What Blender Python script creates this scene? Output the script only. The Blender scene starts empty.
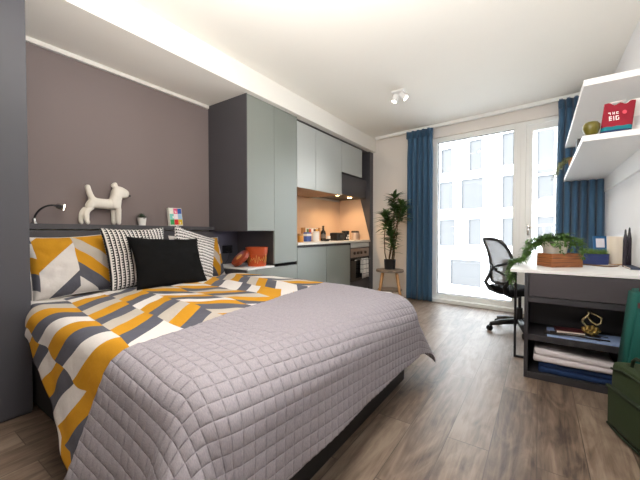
import bpy, bmesh, math, random
from mathutils import Vector, Matrix, noise
random.seed(7)
PI = math.pi
C = bpy.context.scene.collection
SC = bpy.context.scene

# ---------------------------------------------------------------- camera
F_PX = 320.0; YAW = math.atan(220 / F_PX); PIT = math.atan(7 / F_PX); CAM = Vector((0, 0, 1.05))
FW = Vector((-math.sin(YAW) * math.cos(PIT), math.cos(YAW) * math.cos(PIT), -math.sin(PIT)))
RT = Vector((math.cos(YAW), math.sin(YAW), 0)); UP = RT.cross(FW)
cd = bpy.data.cameras.new('camera'); cam = bpy.data.objects.new('camera', cd); C.objects.link(cam)
cd.sensor_width = 36; cd.sensor_fit = 'HORIZONTAL'; cd.lens = F_PX / 640 * 36; cd.clip_start = .02
mw = Matrix.Identity(4)
for i in range(3):
    mw[i][0] = RT[i]; mw[i][1] = UP[i]; mw[i][2] = -FW[i]; mw[i][3] = CAM[i]
cam.matrix_world = mw
SC.camera = cam

def at(u, v, ax, val):                       # photo measurement -> point on the plane axis = val
    d = FW + RT * ((u - 320) / F_PX) + UP * ((240 - v) / F_PX)
    return CAM + d * ((val - CAM[ax]) / d[ax])

# ---------------------------------------------------------------- materials
def lin(c):
    return tuple((x / 12.92 if x <= .04045 else ((x + .055) / 1.055) ** 2.4) for x in [k / 255 for k in c]) + (1,)
class NT:
    def __init__(s, name):
        s.m = bpy.data.materials.new(name); s.m.use_nodes = True; s.t = s.m.node_tree
        s.b = s.t.nodes['Principled BSDF']; s.out = s.t.nodes['Material Output']
    def n(s, typ, **kw):
        nd = s.t.nodes.new(typ)
        for k, v in kw.items():
            if k in nd.inputs: nd.inputs[k].default_value = v
            else: setattr(nd, k, v)
        return nd
    def l(s, a, b): s.t.links.new(a, b)
    def math(s, op, a, b=None, c=None):
        nd = s.n('ShaderNodeMath', operation=op)
        for i, x in enumerate((a, b, c)):
            if x is None: continue
            if isinstance(x, (int, float)): nd.inputs[i].default_value = x
            else: s.l(x, nd.inputs[i])
        return nd.outputs[0]
    def mix(s, fac, a, b):
        nd = s.n('ShaderNodeMix', data_type='RGBA')
        for i, x in ((0, fac), (6, a), (7, b)):
            if isinstance(x, (int, float, tuple)): nd.inputs[i].default_value = x
            else: s.l(x, nd.inputs[i])
        return nd.outputs[2]
def mat(name, rgb, rough=.6, metal=0., var=.06, scale=8., bump=0., bscale=60., stretch=(1, 1, 1), sheen=0., spec=.5):
    k = NT(name); base = lin(rgb)
    tc = k.n('ShaderNodeTexCoord'); mp = k.n('ShaderNodeMapping'); mp.inputs['Scale'].default_value = stretch
    k.l(tc.outputs['Object'], mp.inputs[0])
    nz = k.n('ShaderNodeTexNoise', Scale=scale, Detail=4.); k.l(mp.outputs[0], nz.inputs['Vector'])
    d = tuple(max(0, x * (1 - var)) for x in base[:3]) + (1,); e = tuple(min(1, x * (1 + var)) for x in base[:3]) + (1,)
    k.l(k.mix(nz.outputs[0], d, e), k.b.inputs['Base Color'])
    k.b.inputs['Roughness'].default_value = rough; k.b.inputs['Metallic'].default_value = metal
    k.b.inputs['Specular IOR Level'].default_value = spec
    if sheen: k.b.inputs['Sheen Weight'].default_value = sheen
    if bump:
        n2 = k.n('ShaderNodeTexNoise', Scale=bscale, Detail=3.); k.l(mp.outputs[0], n2.inputs['Vector'])
        bp = k.n('ShaderNodeBump', Strength=bump, Distance=.01); k.l(n2.outputs[0], bp.inputs['Height']); k.l(bp.outputs[0], k.b.inputs['Normal'])
    return k.m
def emit(name, rgb, strength):
    k = NT(name); k.b.inputs['Base Color'].default_value = lin(rgb)
    k.b.inputs['Emission Color'].default_value = lin(rgb); k.b.inputs['Emission Strength'].default_value = strength
    return k.m
def floor_mat():
    k = NT('oak_plank_floor'); tc = k.n('ShaderNodeTexCoord')
    mp = k.n('ShaderNodeMapping'); mp.inputs['Rotation'].default_value = (0, 0, PI / 2); k.l(tc.outputs['Object'], mp.inputs[0])
    br = k.n('ShaderNodeTexBrick', Scale=1.); br.offset = .37; br.offset_frequency = 2
    br.inputs['Brick Width'].default_value = 1.25; br.inputs['Row Height'].default_value = .19
    br.inputs['Mortar Size'].default_value = .0022; br.inputs['Mortar Smooth'].default_value = .2; br.inputs['Bias'].default_value = 0
    br.inputs['Color1'].default_value = (0, 0, 0, 1); br.inputs['Color2'].default_value = (1, 1, 1, 1); br.inputs['Mortar'].default_value = (.5, .5, .5, 1)
    k.l(mp.outputs[0], br.inputs['Vector'])
    off = k.n('ShaderNodeVectorMath', operation='MULTIPLY_ADD'); k.l(br.outputs['Color'], off.inputs[0]); off.inputs[1].default_value = (17, 9, 0)
    k.l(tc.outputs['Object'], off.inputs[2])
    st = k.n('ShaderNodeMapping'); st.inputs['Scale'].default_value = (22, 1.6, 1); k.l(off.outputs[0], st.inputs[0])
    g1 = k.n('ShaderNodeTexNoise', Scale=1.3, Detail=8., Roughness=.65, Distortion=1.2); k.l(st.outputs[0], g1.inputs['Vector'])
    s2 = k.n('ShaderNodeMapping'); s2.inputs['Scale'].default_value = (5, 1.5, 1); k.l(off.outputs[0], s2.inputs[0])
    g2 = k.n('ShaderNodeTexNoise', Scale=1.5, Detail=4., Distortion=2.5); k.l(s2.outputs[0], g2.inputs['Vector'])
    kn = k.n('ShaderNodeTexVoronoi', Scale=1.); s3 = k.n('ShaderNodeMapping'); s3.inputs['Scale'].default_value = (4.5, 1.9, 1)
    k.l(off.outputs[0], s3.inputs[0]); k.l(s3.outputs[0], kn.inputs['Vector'])
    knot = k.n('ShaderNodeMapRange'); knot.inputs[1].default_value = .02; knot.inputs[2].default_value = .16; knot.inputs[3].default_value = 1; knot.inputs[4].default_value = 0
    k.l(kn.outputs['Distance'], knot.inputs[0])
    tone = k.math('ADD', k.math('MULTIPLY', g1.outputs[0], .6), k.math('MULTIPLY', g2.outputs[0], .55))
    tone = k.math('ADD', tone, k.math('MULTIPLY', k.math('SUBTRACT', br.outputs['Color'], .5), .16))
    rp = k.n('ShaderNodeValToRGB'); e = rp.color_ramp.elements
    e[0].position = .37; e[0].color = lin((66, 53, 44)); e[1].position = .77; e[1].color = lin((146, 129, 113))
    m_ = rp.color_ramp.elements.new(.56); m_.color = lin((114, 96, 82))
    k.l(tone, rp.inputs[0])
    col = k.mix(k.math('MULTIPLY', knot.outputs[0], .75), rp.outputs[0], lin((70, 52, 40)))
    col = k.mix(k.math('MULTIPLY', br.outputs['Fac'], .65), col, lin((60, 50, 43)))
    k.l(col, k.b.inputs['Base Color']); k.b.inputs['Roughness'].default_value = .42
    bp = k.n('ShaderNodeBump', Strength=.15, Distance=.004); k.l(g1.outputs[0], bp.inputs['Height']); k.l(bp.outputs[0], k.b.inputs['Normal'])
    return k.m
MUST, GREY, WHITE, BEIGE = (212, 152, 38), (98, 99, 110), (234, 229, 226), (200, 191, 180)
def chevron_mat(name, w, h, slope, signs, voff=0., seed=0., hc=(0, 1, 2, 3)):
    """blocks of slanting bands in columns: the print of the bed linen, in sheet coordinates"""
    k = NT(name); uv = k.n('ShaderNodeUVMap'); sp = k.n('ShaderNodeSeparateXYZ'); k.l(uv.outputs[0], sp.inputs[0])
    U, V = sp.outputs[0], sp.outputs[1]
    cv = k.math('DIVIDE', k.math('ADD', V, voff), w); ci = k.math('FLOOR', cv); fr = k.math('SUBTRACT', cv, ci)
    par = k.math('MODULO', k.math('ADD', ci, 40), len(signs))
    sg = 0
    for i, s in enumerate(signs):
        sg = k.math('ADD', sg, k.math('MULTIPLY', k.math('COMPARE', par, float(i), .1), float(s)))
    S = k.math('ADD', U, k.math('MULTIPLY', k.math('MULTIPLY', fr, sg), slope * w))
    S = k.math('ADD', S, k.math('MULTIPLY', ci, .045))
    si = k.math('FLOOR', k.math('DIVIDE', S, h))
    # colour index cycles with a per column shift, so neighbours seldom match
    wn = k.n('ShaderNodeTexWhiteNoise', noise_dimensions='2D'); cb = k.n('ShaderNodeCombineXYZ')
    k.l(k.math('ADD', si, seed), cb.inputs[0]); k.l(ci, cb.inputs[1]); k.l(cb.outputs[0], wn.inputs['Vector'])
    r = wn.outputs['Value']
    pm = k.math('MODULO', k.math('ADD', k.math('ADD', si, k.math('MULTIPLY', ci, 2)), 400), 3)
    # three slots: mustard / grey / light, the light ones white or beige; a few swap
    c0 = k.mix(k.math('GREATER_THAN', r, .88), lin(MUST), lin(WHITE))
    c1 = k.mix(k.math('GREATER_THAN', r, .85), lin(GREY), lin(MUST))
    c2 = k.mix(k.math('GREATER_THAN', r, .62), lin(WHITE), lin(BEIGE))
    col = k.mix(k.math('COMPARE', pm, 1., .1), c0, c1); col = k.mix(k.math('COMPARE', pm, 2., .1), col, c2)
    nz = k.n('ShaderNodeTexNoise', Scale=420., Detail=2.); k.l(uv.outputs[0], nz.inputs['Vector'])
    col2 = k.n('ShaderNodeMix', data_type='RGBA', blend_type='MULTIPLY'); col2.inputs[0].default_value = .25
    k.l(col, col2.inputs[6]); k.l(nz.outputs[0], col2.inputs[7])
    k.l(col2.outputs[2], k.b.inputs['Base Color']); k.b.inputs['Roughness'].default_value = .85; k.b.inputs['Specular IOR Level'].default_value = .2
    n3 = k.n('ShaderNodeTexNoise', Scale=9., Detail=3.); k.l(uv.outputs[0], n3.inputs['Vector'])
    bp = k.n('ShaderNodeBump', Strength=.5, Distance=.02); k.l(n3.outputs[0], bp.inputs['Height']); k.l(bp.outputs[0], k.b.inputs['Normal'])
    return k.m
def quilt_mat(cell):
    k = NT('quilted_cotton'); uv = k.n('ShaderNodeUVMap'); sp = k.n('ShaderNodeSeparateXYZ'); k.l(uv.outputs[0], sp.inputs[0])
    hs = []
    for o in (0, 1):
        t = k.math('ABSOLUTE', k.math('SINE', k.math('MULTIPLY', sp.outputs[o], PI / cell))); hs.append(k.math('POWER', t, .4))
    hgt = k.math('MULTIPLY', hs[0], hs[1])
    st = k.n('ShaderNodeMapping'); st.inputs['Scale'].default_value = (90, 320, 1); k.l(uv.outputs[0], st.inputs[0])
    nz = k.n('ShaderNodeTexNoise', Scale=1., Detail=3.); k.l(st.outputs[0], nz.inputs['Vector'])
    col = k.mix(nz.outputs[0], lin((134, 129, 138)), lin((184, 178, 184)))
    k.l(col, k.b.inputs['Base Color']); k.b.inputs['Roughness'].default_value = .9; k.b.inputs['Specular IOR Level'].default_value = .15
    bp = k.n('ShaderNodeBump', Strength=.8, Distance=.012); k.l(hgt, bp.inputs['Height'])
    b2 = k.n('ShaderNodeBump', Strength=.25, Distance=.003); k.l(nz.outputs[0], b2.inputs['Height']); k.l(bp.outputs[0], b2.inputs['Normal'])
    k.l(b2.outputs[0], k.b.inputs['Normal'])
    return k.m
def stripe_mat(name, period, tick, duty=.5, tickduty=.5):
    """black and white woven stripes with a row of ticks in each"""
    k = NT(name); uv = k.n('ShaderNodeUVMap'); sp = k.n('ShaderNodeSeparateXYZ'); k.l(uv.outputs[0], sp.inputs[0])
    a = k.math('FRACT', k.math('DIVIDE', sp.outputs[0], period)); b = k.math('FRACT', k.math('DIVIDE', sp.outputs[1], tick))
    band = k.math('LESS_THAN', a, duty); tk = k.math('LESS_THAN', b, tickduty)
    edge = k.math('MULTIPLY', k.math('LESS_THAN', k.math('ABSOLUTE', k.math('SUBTRACT', a, duty + .19)), .19), tk)
    f = k.math('MAXIMUM', band, edge)
    k.l(k.mix(f, lin((24, 23, 26)), lin((226, 222, 218))), k.b.inputs['Base Color']); k.b.inputs['Roughness'].default_value = .9
    bp = k.n('ShaderNodeBump', Strength=.4, Distance=.004); k.l(f, bp.inputs['Height']); k.l(bp.outputs[0], k.b.inputs['Normal'])
    return k.m
def glass_mat(name, tint=(1, 1, 1, 1)):
    k = NT(name); tr = k.n('ShaderNodeBsdfTransparent'); tr.inputs[0].default_value = tint; gl = k.n('ShaderNodeBsdfGlossy', Roughness=.02)
    fr = k.n('ShaderNodeFresnel', IOR=1.45); ms = k.n('ShaderNodeMixShader')
    k.l(k.math('MULTIPLY', fr.outputs[0], .8), ms.inputs[0]); k.l(tr.outputs[0], ms.inputs[1]); k.l(gl.outputs[0], ms.inputs[2]); k.l(ms.outputs[0], k.out.inputs[0])
    return k.m
def mesh_fabric():
    k = NT('chair_mesh_fabric'); tr = k.n('ShaderNodeBsdfTransparent'); ms = k.n('ShaderNodeMixShader')
    tc = k.n('ShaderNodeTexCoord'); nz = k.n('ShaderNodeTexNoise', Scale=900.); k.l(tc.outputs['Object'], nz.inputs['Vector'])
    k.l(k.math('GREATER_THAN', nz.outputs[0], .63), ms.inputs[0]); k.b.inputs['Base Color'].default_value = lin((104, 95, 88)); k.b.inputs['Roughness'].default_value = .8
    k.l(k.b.outputs[0], ms.inputs[1]); k.l(tr.outputs[0], ms.inputs[2]); k.l(ms.outputs[0], k.out.inputs[0])
    return k.m
def towel_mat():
    k = NT('check_tea_towel'); tc = k.n('ShaderNodeTexCoord'); sp = k.n('ShaderNodeSeparateXYZ'); k.l(tc.outputs['Object'], sp.inputs[0])
    a = k.math('LESS_THAN', k.math('FRACT', k.math('DIVIDE', sp.outputs[1], .055)), .12); b = k.math('LESS_THAN', k.math('FRACT', k.math('DIVIDE', sp.outputs[2], .075)), .1)
    k.l(k.mix(k.math('MAXIMUM', a, b), lin((230, 228, 224)), lin((90, 90, 92))), k.b.inputs['Base Color']); k.b.inputs['Roughness'].default_value = .9
    return k.m
def wood_mat(name, c0, c1, sc=(3, 3, 40), rough=.5):
    k = NT(name); tc = k.n('ShaderNodeTexCoord'); mp = k.n('ShaderNodeMapping'); mp.inputs['Scale'].default_value = sc; k.l(tc.outputs['Object'], mp.inputs[0])
    nz = k.n('ShaderNodeTexNoise', Scale=1.5, Detail=6., Distortion=1.); k.l(mp.outputs[0], nz.inputs['Vector'])
    rp = k.n('ShaderNodeValToRGB'); e = rp.color_ramp.elements; e[0].position = .35; e[0].color = lin(c0); e[1].position = .68; e[1].color = lin(c1)
    k.l(nz.outputs[0], rp.inputs[0]); k.l(rp.outputs[0], k.b.inputs['Base Color']); k.b.inputs['Roughness'].default_value = rough
    return k.m

M = dict(
    floor=floor_mat(),
    ceil=mat('ceiling_paint', (236, 233, 226), .9, var=.015, scale=3),
    wallw=mat('wall_paint', (232, 226, 220), .9, var=.02, scale=3),
    wallr=mat('cool_wall_paint', (228, 228, 230), .9, var=.02, scale=3),
    panel=mat('mauve_wall_panel', (126, 114, 112), .85, var=.05, scale=250, bump=.05, bscale=300),
    dark=mat('dark_grey_laminate', (70, 68, 72), .45, var=.05, scale=3, stretch=(30, 30, 1.5)),
    ward=mat('wardrobe_grey_laminate', (74, 74, 81), .5, var=.03, scale=4),
    head=mat('headboard_grey', (72, 71, 75), .55, var=.05, scale=40),
    sage=mat('sage_grey_laminate', (126, 130, 124), .38, var=.02, scale=3),
    pale=mat('pale_grey_laminate', (172, 175, 172), .38, var=.02, scale=3),
    inner=mat('niche_dark_laminate', (62, 57, 56), .6, var=.04, scale=6),
    white=mat('white_laminate', (232, 231, 230), .4, var=.01, scale=4),
    frame=mat('white_window_frame', (238, 238, 235), .4, var=.01),
    splash=mat('beige_splashback', (214, 186, 160), .35, var=.02, scale=3),
    steel=mat('brushed_steel', (150, 135, 128), .35, .8, var=.08, scale=5, stretch=(1, 1, 60)),
    chrome=mat('chrome', (205, 200, 195), .2, 1., var=.02),
    black=mat('black_plastic', (22, 22, 24), .45, var=.1),
    bglass=mat('black_oven_glass', (12, 12, 13), .06, var=.1),
    blackm=mat('black_metal', (30, 30, 33), .4, .4, var=.05),
    bedbase=mat('bed_base_dark', (21, 19, 20), .6, var=.06, scale=20),
    mattress=mat('mattress_white', (225, 222, 220), .9, var=.02),
    blackv=mat('black_velvet', (17, 17, 18), .95, var=.15, scale=12, bump=.25, bscale=18, spec=.15),
    curtain=mat('blue_curtain', (52, 88, 118), .85, var=.08, scale=30, stretch=(1, 1, .05), sheen=.2),
    ceramic=mat('white_ceramic', (228, 226, 222), .35, var=.03),
    dogw=mat('whitewashed_wood', (228, 222, 212), .7, var=.07, scale=22, bump=.15, bscale=40),
    leaf=mat('green_leaf', (78, 112, 48), .5, var=.45, scale=25),
    leafd=mat('dark_green_leaf', (66, 98, 46), .45, var=.45, scale=22),
    leafg=mat('grey_green_leaf', (134, 140, 100), .6, var=.3, scale=40),
    succ=mat('succulent_leaf', (62, 78, 60), .5, var=.3, scale=60),
    stem=mat('brown_stem', (84, 68, 46), .7, var=.2, scale=40),
    soil=mat('potting_soil', (44, 34, 28), .95, var=.3, scale=90),
    oak=wood_mat('pale_oak', (176, 124, 74), (214, 166, 112), (40, 40, 3)),
    greytop=wood_mat('grey_washed_wood', (104, 92, 82), (142, 126, 112), (3, 30, 3)),
    crate=wood_mat('reddish_crate_wood', (116, 66, 36), (176, 110, 62), (4, 4, 50)),
    terra=mat('orange_painted_tin', (178, 72, 28), .45, var=.18, scale=14),
    gold=mat('gold_paint', (224, 176, 92), .4, .3, var=.1),
    blue=mat('blue_glazed', (46, 62, 122), .35, var=.12, scale=20),
    moss=mat('moss_green', (128, 160, 78), .9, var=.4, scale=60),
    cream=mat('cream_paper', (228, 216, 200), .7, var=.02),
    towelw=mat('white_towel', (222, 214, 218), .95, var=.05, scale=60, bump=.5, bscale=160),
    toweln=mat('navy_towel', (26, 52, 96), .95, var=.1, scale=60, bump=.5, bscale=160),
    paper=mat('pale_blue_paper', (150, 172, 214), .5, var=.1, scale=12),
    maroon=mat('maroon_cover', (78, 30, 34), .6, var=.1),
    brass=mat('antique_brass', (196, 164, 98), .3, .9, var=.15, scale=40),
    bagg=mat('olive_green_canvas', (40, 54, 25), .9, var=.14, scale=120, bump=.3, bscale=200),
    bagd=mat('dark_green_webbing', (30, 42, 22), .9, var=.1, scale=80),
    teal=mat('teal_canvas', (0, 84, 76), .8, var=.08, scale=120, bump=.2, bscale=200),
    red=mat('crimson_cotton', (140, 18, 40), .85, var=.06, scale=60),
    tealp=mat('teal_print', (0, 112, 124), .8, var=.05),
    navyp=mat('navy_print', (28, 48, 84), .8, var=.05),
    pinkw=mat('pale_pink_card', (238, 222, 220), .7, var=.02),
    pear=mat('yellow_green_fruit', (98, 90, 22), .35, var=.4, scale=18),
    amber=mat('amber_jar', (206, 142, 54), .3, var=.1), copper=mat('copper_canister', (210, 190, 176), .3, .3, var=.05),
    bluepk=mat('blue_packet', (70, 96, 168), .5, var=.3, scale=40), winegl=mat('dark_bottle_glass', (20, 18, 16), .08, var=.1),
    facade=mat('white_render_facade', (196, 195, 192), .9, var=.02, scale=.5),
    fglass=mat('office_window_glass', (50, 48, 46), .3, var=.2, scale=.6),
    pave=mat('street_paving', (170, 168, 165), .9, var=.1),
    glow=emit('lit_lamp_face', (255, 246, 226), 14.), glowarm=emit('warm_lamp_face', (255, 206, 140), 20.),
    glass=glass_mat('window_glass'), mesh=mesh_fabric(), towelc=towel_mat(),
    quilt=quilt_mat(.046),
    duvet=chevron_mat('duvet_print', .225, .118, .94, (1, 1, -1, -1), voff=-.63 + 4.5),
    pcaseL=chevron_mat('pillowcase_print', .225, .115, .9, (-1, 1), seed=3.),
    stripeV=stripe_mat('black_white_weave', .030, .02, .32), stripeD=stripe_mat('black_white_diagonal_weave', .03, .016, .42),
)
def flat(name, rgb, rough=.6):
    if name not in M: M[name] = mat(name, rgb, rough, var=.04)
    return M[name]

# ---------------------------------------------------------------- object helpers
W = {}
def tag(o, label=None, cat=None, group=None, kind=None):
    if label: o['label'] = label
    if cat: o['category'] = cat
    if group: o['group'] = group
    if kind: o['kind'] = kind
    return o
def thing(name, label, cat, loc, group=None):
    o = bpy.data.objects.new(name, None); C.objects.link(o); o.location = loc; o.empty_display_size = .05
    W[o.name] = Vector(loc); return tag(o, label, cat, group)
def obj(name, bm, m, parent=None, smooth=False, loc=None, label=None, cat=None, group=None, kind=None, angle=40):
    """link a bmesh given in world coordinates as one object; under a parent it is stored relative to it"""
    bmesh.ops.recalc_face_normals(bm, faces=bm.faces[:])
    base = W[parent.name] if parent else Vector(loc or (0, 0, 0))
    if base.length: bmesh.ops.translate(bm, verts=bm.verts[:], vec=-base)
    me = bpy.data.meshes.new(name); bm.to_mesh(me); bm.free()
    for x in (m if isinstance(m, (list, tuple)) else [m]): me.materials.append(x)
    if smooth:
        me.polygons.foreach_set('use_smooth', [True] * len(me.polygons))
        if smooth == 'auto': me.set_sharp_from_angle(angle=math.radians(angle))
    o = bpy.data.objects.new(name, me); C.objects.link(o)
    if parent: o.parent = parent
    else: o.location = base
    W[o.name] = base
    return tag(o, label, cat, group, kind)
def struct(name, bm, m, parent=None, smooth=False):
    return obj(name, bm, m, parent, smooth, kind=None if parent else 'structure')
def B(): return bmesh.new()
def bx(bm, x0, x1, y0, y1, z0, z1, bev=0., mi=0, mtx=None):
    vs = [bm.verts.new((x, y, z)) for x in (x0, x1) for y in (y0, y1) for z in (z0, z1)]
    fs = [bm.faces.new([vs[i] for i in q]) for q in ((0, 1, 3, 2), (4, 6, 7, 5), (0, 4, 5, 1), (2, 3, 7, 6), (0, 2, 6, 4), (1, 5, 7, 3))]
    for f in fs: f.material_index = mi
    if bev:
        r = bmesh.ops.bevel(bm, geom=list({e for f in fs for e in f.edges}), offset=bev, segments=2, affect='EDGES', profile=.6)
        vs = list({v for f in r['faces'] for v in f.verts} | {v for v in vs if v.is_valid})
    if mtx is not None: bmesh.ops.transform(bm, matrix=mtx, verts=vs)
    return bm
def box(*a, bev=.002, mtx=None): return bx(B(), *a, bev=bev, mtx=mtx)
def tube(bm, pts, r, seg=10, cap=True):
    pts = [Vector(p) for p in pts]; rs = r if isinstance(r, (list, tuple)) else [r] * len(pts)
    rings = []; prev = None
    for i, p in enumerate(pts):
        d = ((pts[min(i + 1, len(pts) - 1)] - pts[max(i - 1, 0)])).normalized()
        a = (prev - d * prev.dot(d)) if prev else d.cross(Vector((0, 0, 1)) if abs(d.z) < .95 else Vector((1, 0, 0)))
        a.normalize(); prev = a; b = d.cross(a)
        rings.append([bm.verts.new(p + (a * math.cos(2 * PI * j / seg) + b * math.sin(2 * PI * j / seg)) * rs[i]) for j in range(seg)])
    for q0, q1 in zip(rings, rings[1:]):
        for j in range(seg): bm.faces.new((q0[j], q0[(j + 1) % seg], q1[(j + 1) % seg], q1[j]))
    if cap: bm.faces.new(rings[0][::-1]); bm.faces.new(rings[-1])
    return bm
def lathe(bm, prof, c, seg=24, mtx=None, sx=1, sy=1):
    rings = []; new = []
    for r, z in prof:
        ring = [bm.verts.new((r * sx * math.cos(2 * PI * j / seg), r * sy * math.sin(2 * PI * j / seg), z)) for j in range(seg)]
        rings.append(ring); new += ring
    for q0, q1 in zip(rings, rings[1:]):
        for j in range(seg): bm.faces.new((q0[j], q0[(j + 1) % seg], q1[(j + 1) % seg], q1[j]))
    if prof[0][0] > 1e-5: bm.faces.new(rings[0][::-1])
    if prof[-1][0] > 1e-5: bm.faces.new(rings[-1])
    t = Matrix.Translation(c) @ (mtx or Matrix.Identity(4)); bmesh.ops.transform(bm, matrix=t, verts=new)
    return bm
def prism(bm, poly, ax, a0, a1):
    def P(p, a): q = list(p); q.insert(ax, a); return q
    u = [bm.verts.new(P(p, a0)) for p in poly]; v = [bm.verts.new(P(p, a1)) for p in poly]; n = len(poly)
    bm.faces.new(u[::-1]); bm.faces.new(v)
    for i in range(n): bm.faces.new((u[i], u[(i + 1) % n], v[(i + 1) % n], v[i]))
    return bm
def sph(bm, c, r, sx=1, sy=1, sz=1, seg=14):
    return lathe(bm, [(max(1e-6, r * math.sin(PI * i / 10)), -r * math.cos(PI * i / 10) * sz) for i in range(11)], c, seg, None, sx, sy)
def leaf(bm, p, d, n, L, w, curl=.15):
    """a folded, pointed leaf from p along d, its face towards n"""
    d = d.normalized(); s = d.cross(n)
    if s.length < 1e-3: s = d.orthogonal()
    s.normalize(); n = s.cross(d)
    rows = []
    for t, k in ((0, .12), (.3, .9), (.62, .8), (1, .02)):
        c = p + d * L * t - n * curl * L * t * t
        rows.append([bm.verts.new(c - s * w * k * .5 + n * w * .12 * k), bm.verts.new(c), bm.verts.new(c + s * w * k * .5 + n * w * .12 * k)])
    for a, b in zip(rows, rows[1:]):
        bm.faces.new((a[0], a[1], b[1], b[0])); bm.faces.new((a[1], a[2], b[2], b[1]))
def grid_obj(name, pts, uvs, m, parent=None, quilt=None, solid=0., **kw):
    """a sheet from a grid of points with sheet coordinates as its UVs"""
    R, K = len(pts), len(pts[0])
    me = bpy.data.meshes.new(name)
    me.from_pydata([p for r in pts for p in r], [], [(i * K + j, i * K + j + 1, (i + 1) * K + j + 1, (i + 1) * K + j) for i in range(R - 1) for j in range(K - 1)])
    fl = [q for r in uvs for q in r]
    if quilt:
        nn = [v.normal.copy() for v in me.vertices]
        for i, v in enumerate(me.vertices): v.co += nn[i] * quilt(*fl[i])
    ul = me.uv_layers.new(name='UVMap'); buf = []
    for lp in me.loops: buf += fl[lp.vertex_index]
    ul.data.foreach_set('uv', buf)
    me.polygons.foreach_set('use_smooth', [True] * len(me.polygons)); me.materials.append(m)
    base = W[parent.name] if parent else Vector((0, 0, 0))
    if base.length: me.transform(Matrix.Translation(-base))
    o = bpy.data.objects.new(name, me); C.objects.link(o); W[o.name] = base
    if parent: o.parent = parent
    if solid:
        md = o.modifiers.new('thickness', 'SOLIDIFY'); md.thickness = solid; md.offset = -1
    return tag(o, **kw)
def copy_thing(root, loc, **kw):
    r = root.copy(); C.objects.link(r); r.location = loc; W[r.name] = Vector(loc); tag(r, **kw)
    for ch in root.children:
        c = ch.copy(); C.objects.link(c); c.parent = r; W[c.name] = Vector(loc)
        for g in ch.children:
            d = g.copy(); C.objects.link(d); d.parent = c; W[d.name] = Vector(loc)
    return r

# ---------------------------------------------------------------- the room
XW, XF, XR, YB, ZC, ZS = -3.02, -2.42, .60, -1.6, 2.67, 2.445
WALL = Matrix.Translation((-1.36, 5.06, 0)) @ Matrix.Rotation(-.10, 4, 'Z')     # window wall: local x along it, local y outwards
def wy(x): return 5.06 - .1003 * (x + 1.36)
def lx(x): return (x + 1.36) / math.cos(.10)
struct('floor', box(-3.2, .75, YB - .1, 5.9, -.1, 0, bev=0), M['floor'])
struct('ceiling', box(-3.2, .75, YB - .1, 5.7, ZC, ZC + .12, bev=0), M['ceil'])
struct('wall_left', box(XW - .14, XW - .02, YB, 5.4, 0, ZC, bev=0), M['wallw'])
struct('wall_right', box(XR, XR + .12, YB, 5.2, 0, ZC, bev=0), M['wallr'])
struct('wall_back', box(-3.15, XR, YB - .1, YB, 0, ZC, bev=0), M['wallw'])
struct('trim_1', box(XW - .02, -2.365, YB, wy(-2.4), ZS, ZC, bev=0), M['ceil'])                       # bulkhead above the cupboards
struct('wall_panel', box(XW - .02, XW, .575, 2.227, 1.118, 2.405), M['panel'])
struct('trim_2', box(XW - .02, XW + .012, .575, 2.227, 2.412, ZS, bev=.001), M['ceil'])
L0, L1, ZT, ZB = -.03, 1.98, 2.50, .0                                                                # opening in the window wall
bm = B()
for a in ((-2.0, L0, 0, ZC), (L1, 2.4, 0, ZC), (L0, L1, ZT, ZC)):
    bx(bm, a[0], a[1], 0, .22, a[2], a[3], mtx=WALL)
struct('wall_window', bm, M['wallw'])
# fixed light
def wbox(bm, a, b, c, d, e, f, bev=.003): return bx(bm, a, b, c, d, e, f, bev=bev, mtx=WALL)
bm = B(); wbox(bm, L0, .05, .03, .11, .02, ZT); wbox(bm, 1.06, 1.14, .03, .11, .02, ZT); wbox(bm, .05, 1.06, .03, .11, ZT - .07, ZT); wbox(bm, .05, 1.06, .03, .11, .02, .12)
w1 = struct('window_1', bm, M['frame'])
bm = B(); wbox(bm, .05, 1.06, .065, .075, .12, ZT - .07, 0); obj('window_pane', bm, M['glass'], w1)
bm = B()
for a in ((.05, .058, .12, ZT - .07), (1.052, 1.06, .12, ZT - .07)): wbox(bm, a[0], a[1], .055, .085, a[2], a[3], 0)
wbox(bm, .058, 1.052, .055, .085, ZT - .078, ZT - .07, 0); wbox(bm, .058, 1.052, .055, .085, .12, .128, 0)
obj('gasket', bm, flat('grey_gasket', (120, 122, 124)), w1)
bm = B(); wbox(bm, L0 - .02, L1, -.05, .03, 0, .05); struct('trim_3', bm, M['frame'])
# balcony door
bm = B(); wbox(bm, 1.14, 1.20, .03, .11, .02, ZT); wbox(bm, 1.90, 1.98, .03, .11, .02, ZT); wbox(bm, 1.20, 1.90, .03, .11, ZT - .05, ZT); wbox(bm, 1.20, 1.90, .03, .11, .02, .06)
d1 = struct('door_1', bm, M['frame'])
bm = B(); wbox(bm, 1.205, 1.275, .01, .08, .065, 2.44); wbox(bm, 1.825, 1.895, .01, .08, .065, 2.44); wbox(bm, 1.275, 1.825, .01, .08, 2.36, 2.44); wbox(bm, 1.275, 1.825, .01, .08, .065, .16)
obj('door_sash', bm, M['frame'], d1)
bm = B(); wbox(bm, 1.275, 1.825, .04, .05, .16, 2.36, 0); obj('window_pane', bm, M['glass'], d1)
bm = B(); wbox(bm, 1.225, 1.25, -.008, .01, 1.02, 1.16, .004); wbox(bm, 1.23, 1.245, -.045, -.01, 1.115, 1.13, .003); wbox(bm, 1.235, 1.35, -.05, -.035, 1.112, 1.132, .004)
obj('door_handle', bm, M['chrome'], d1, True)
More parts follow.
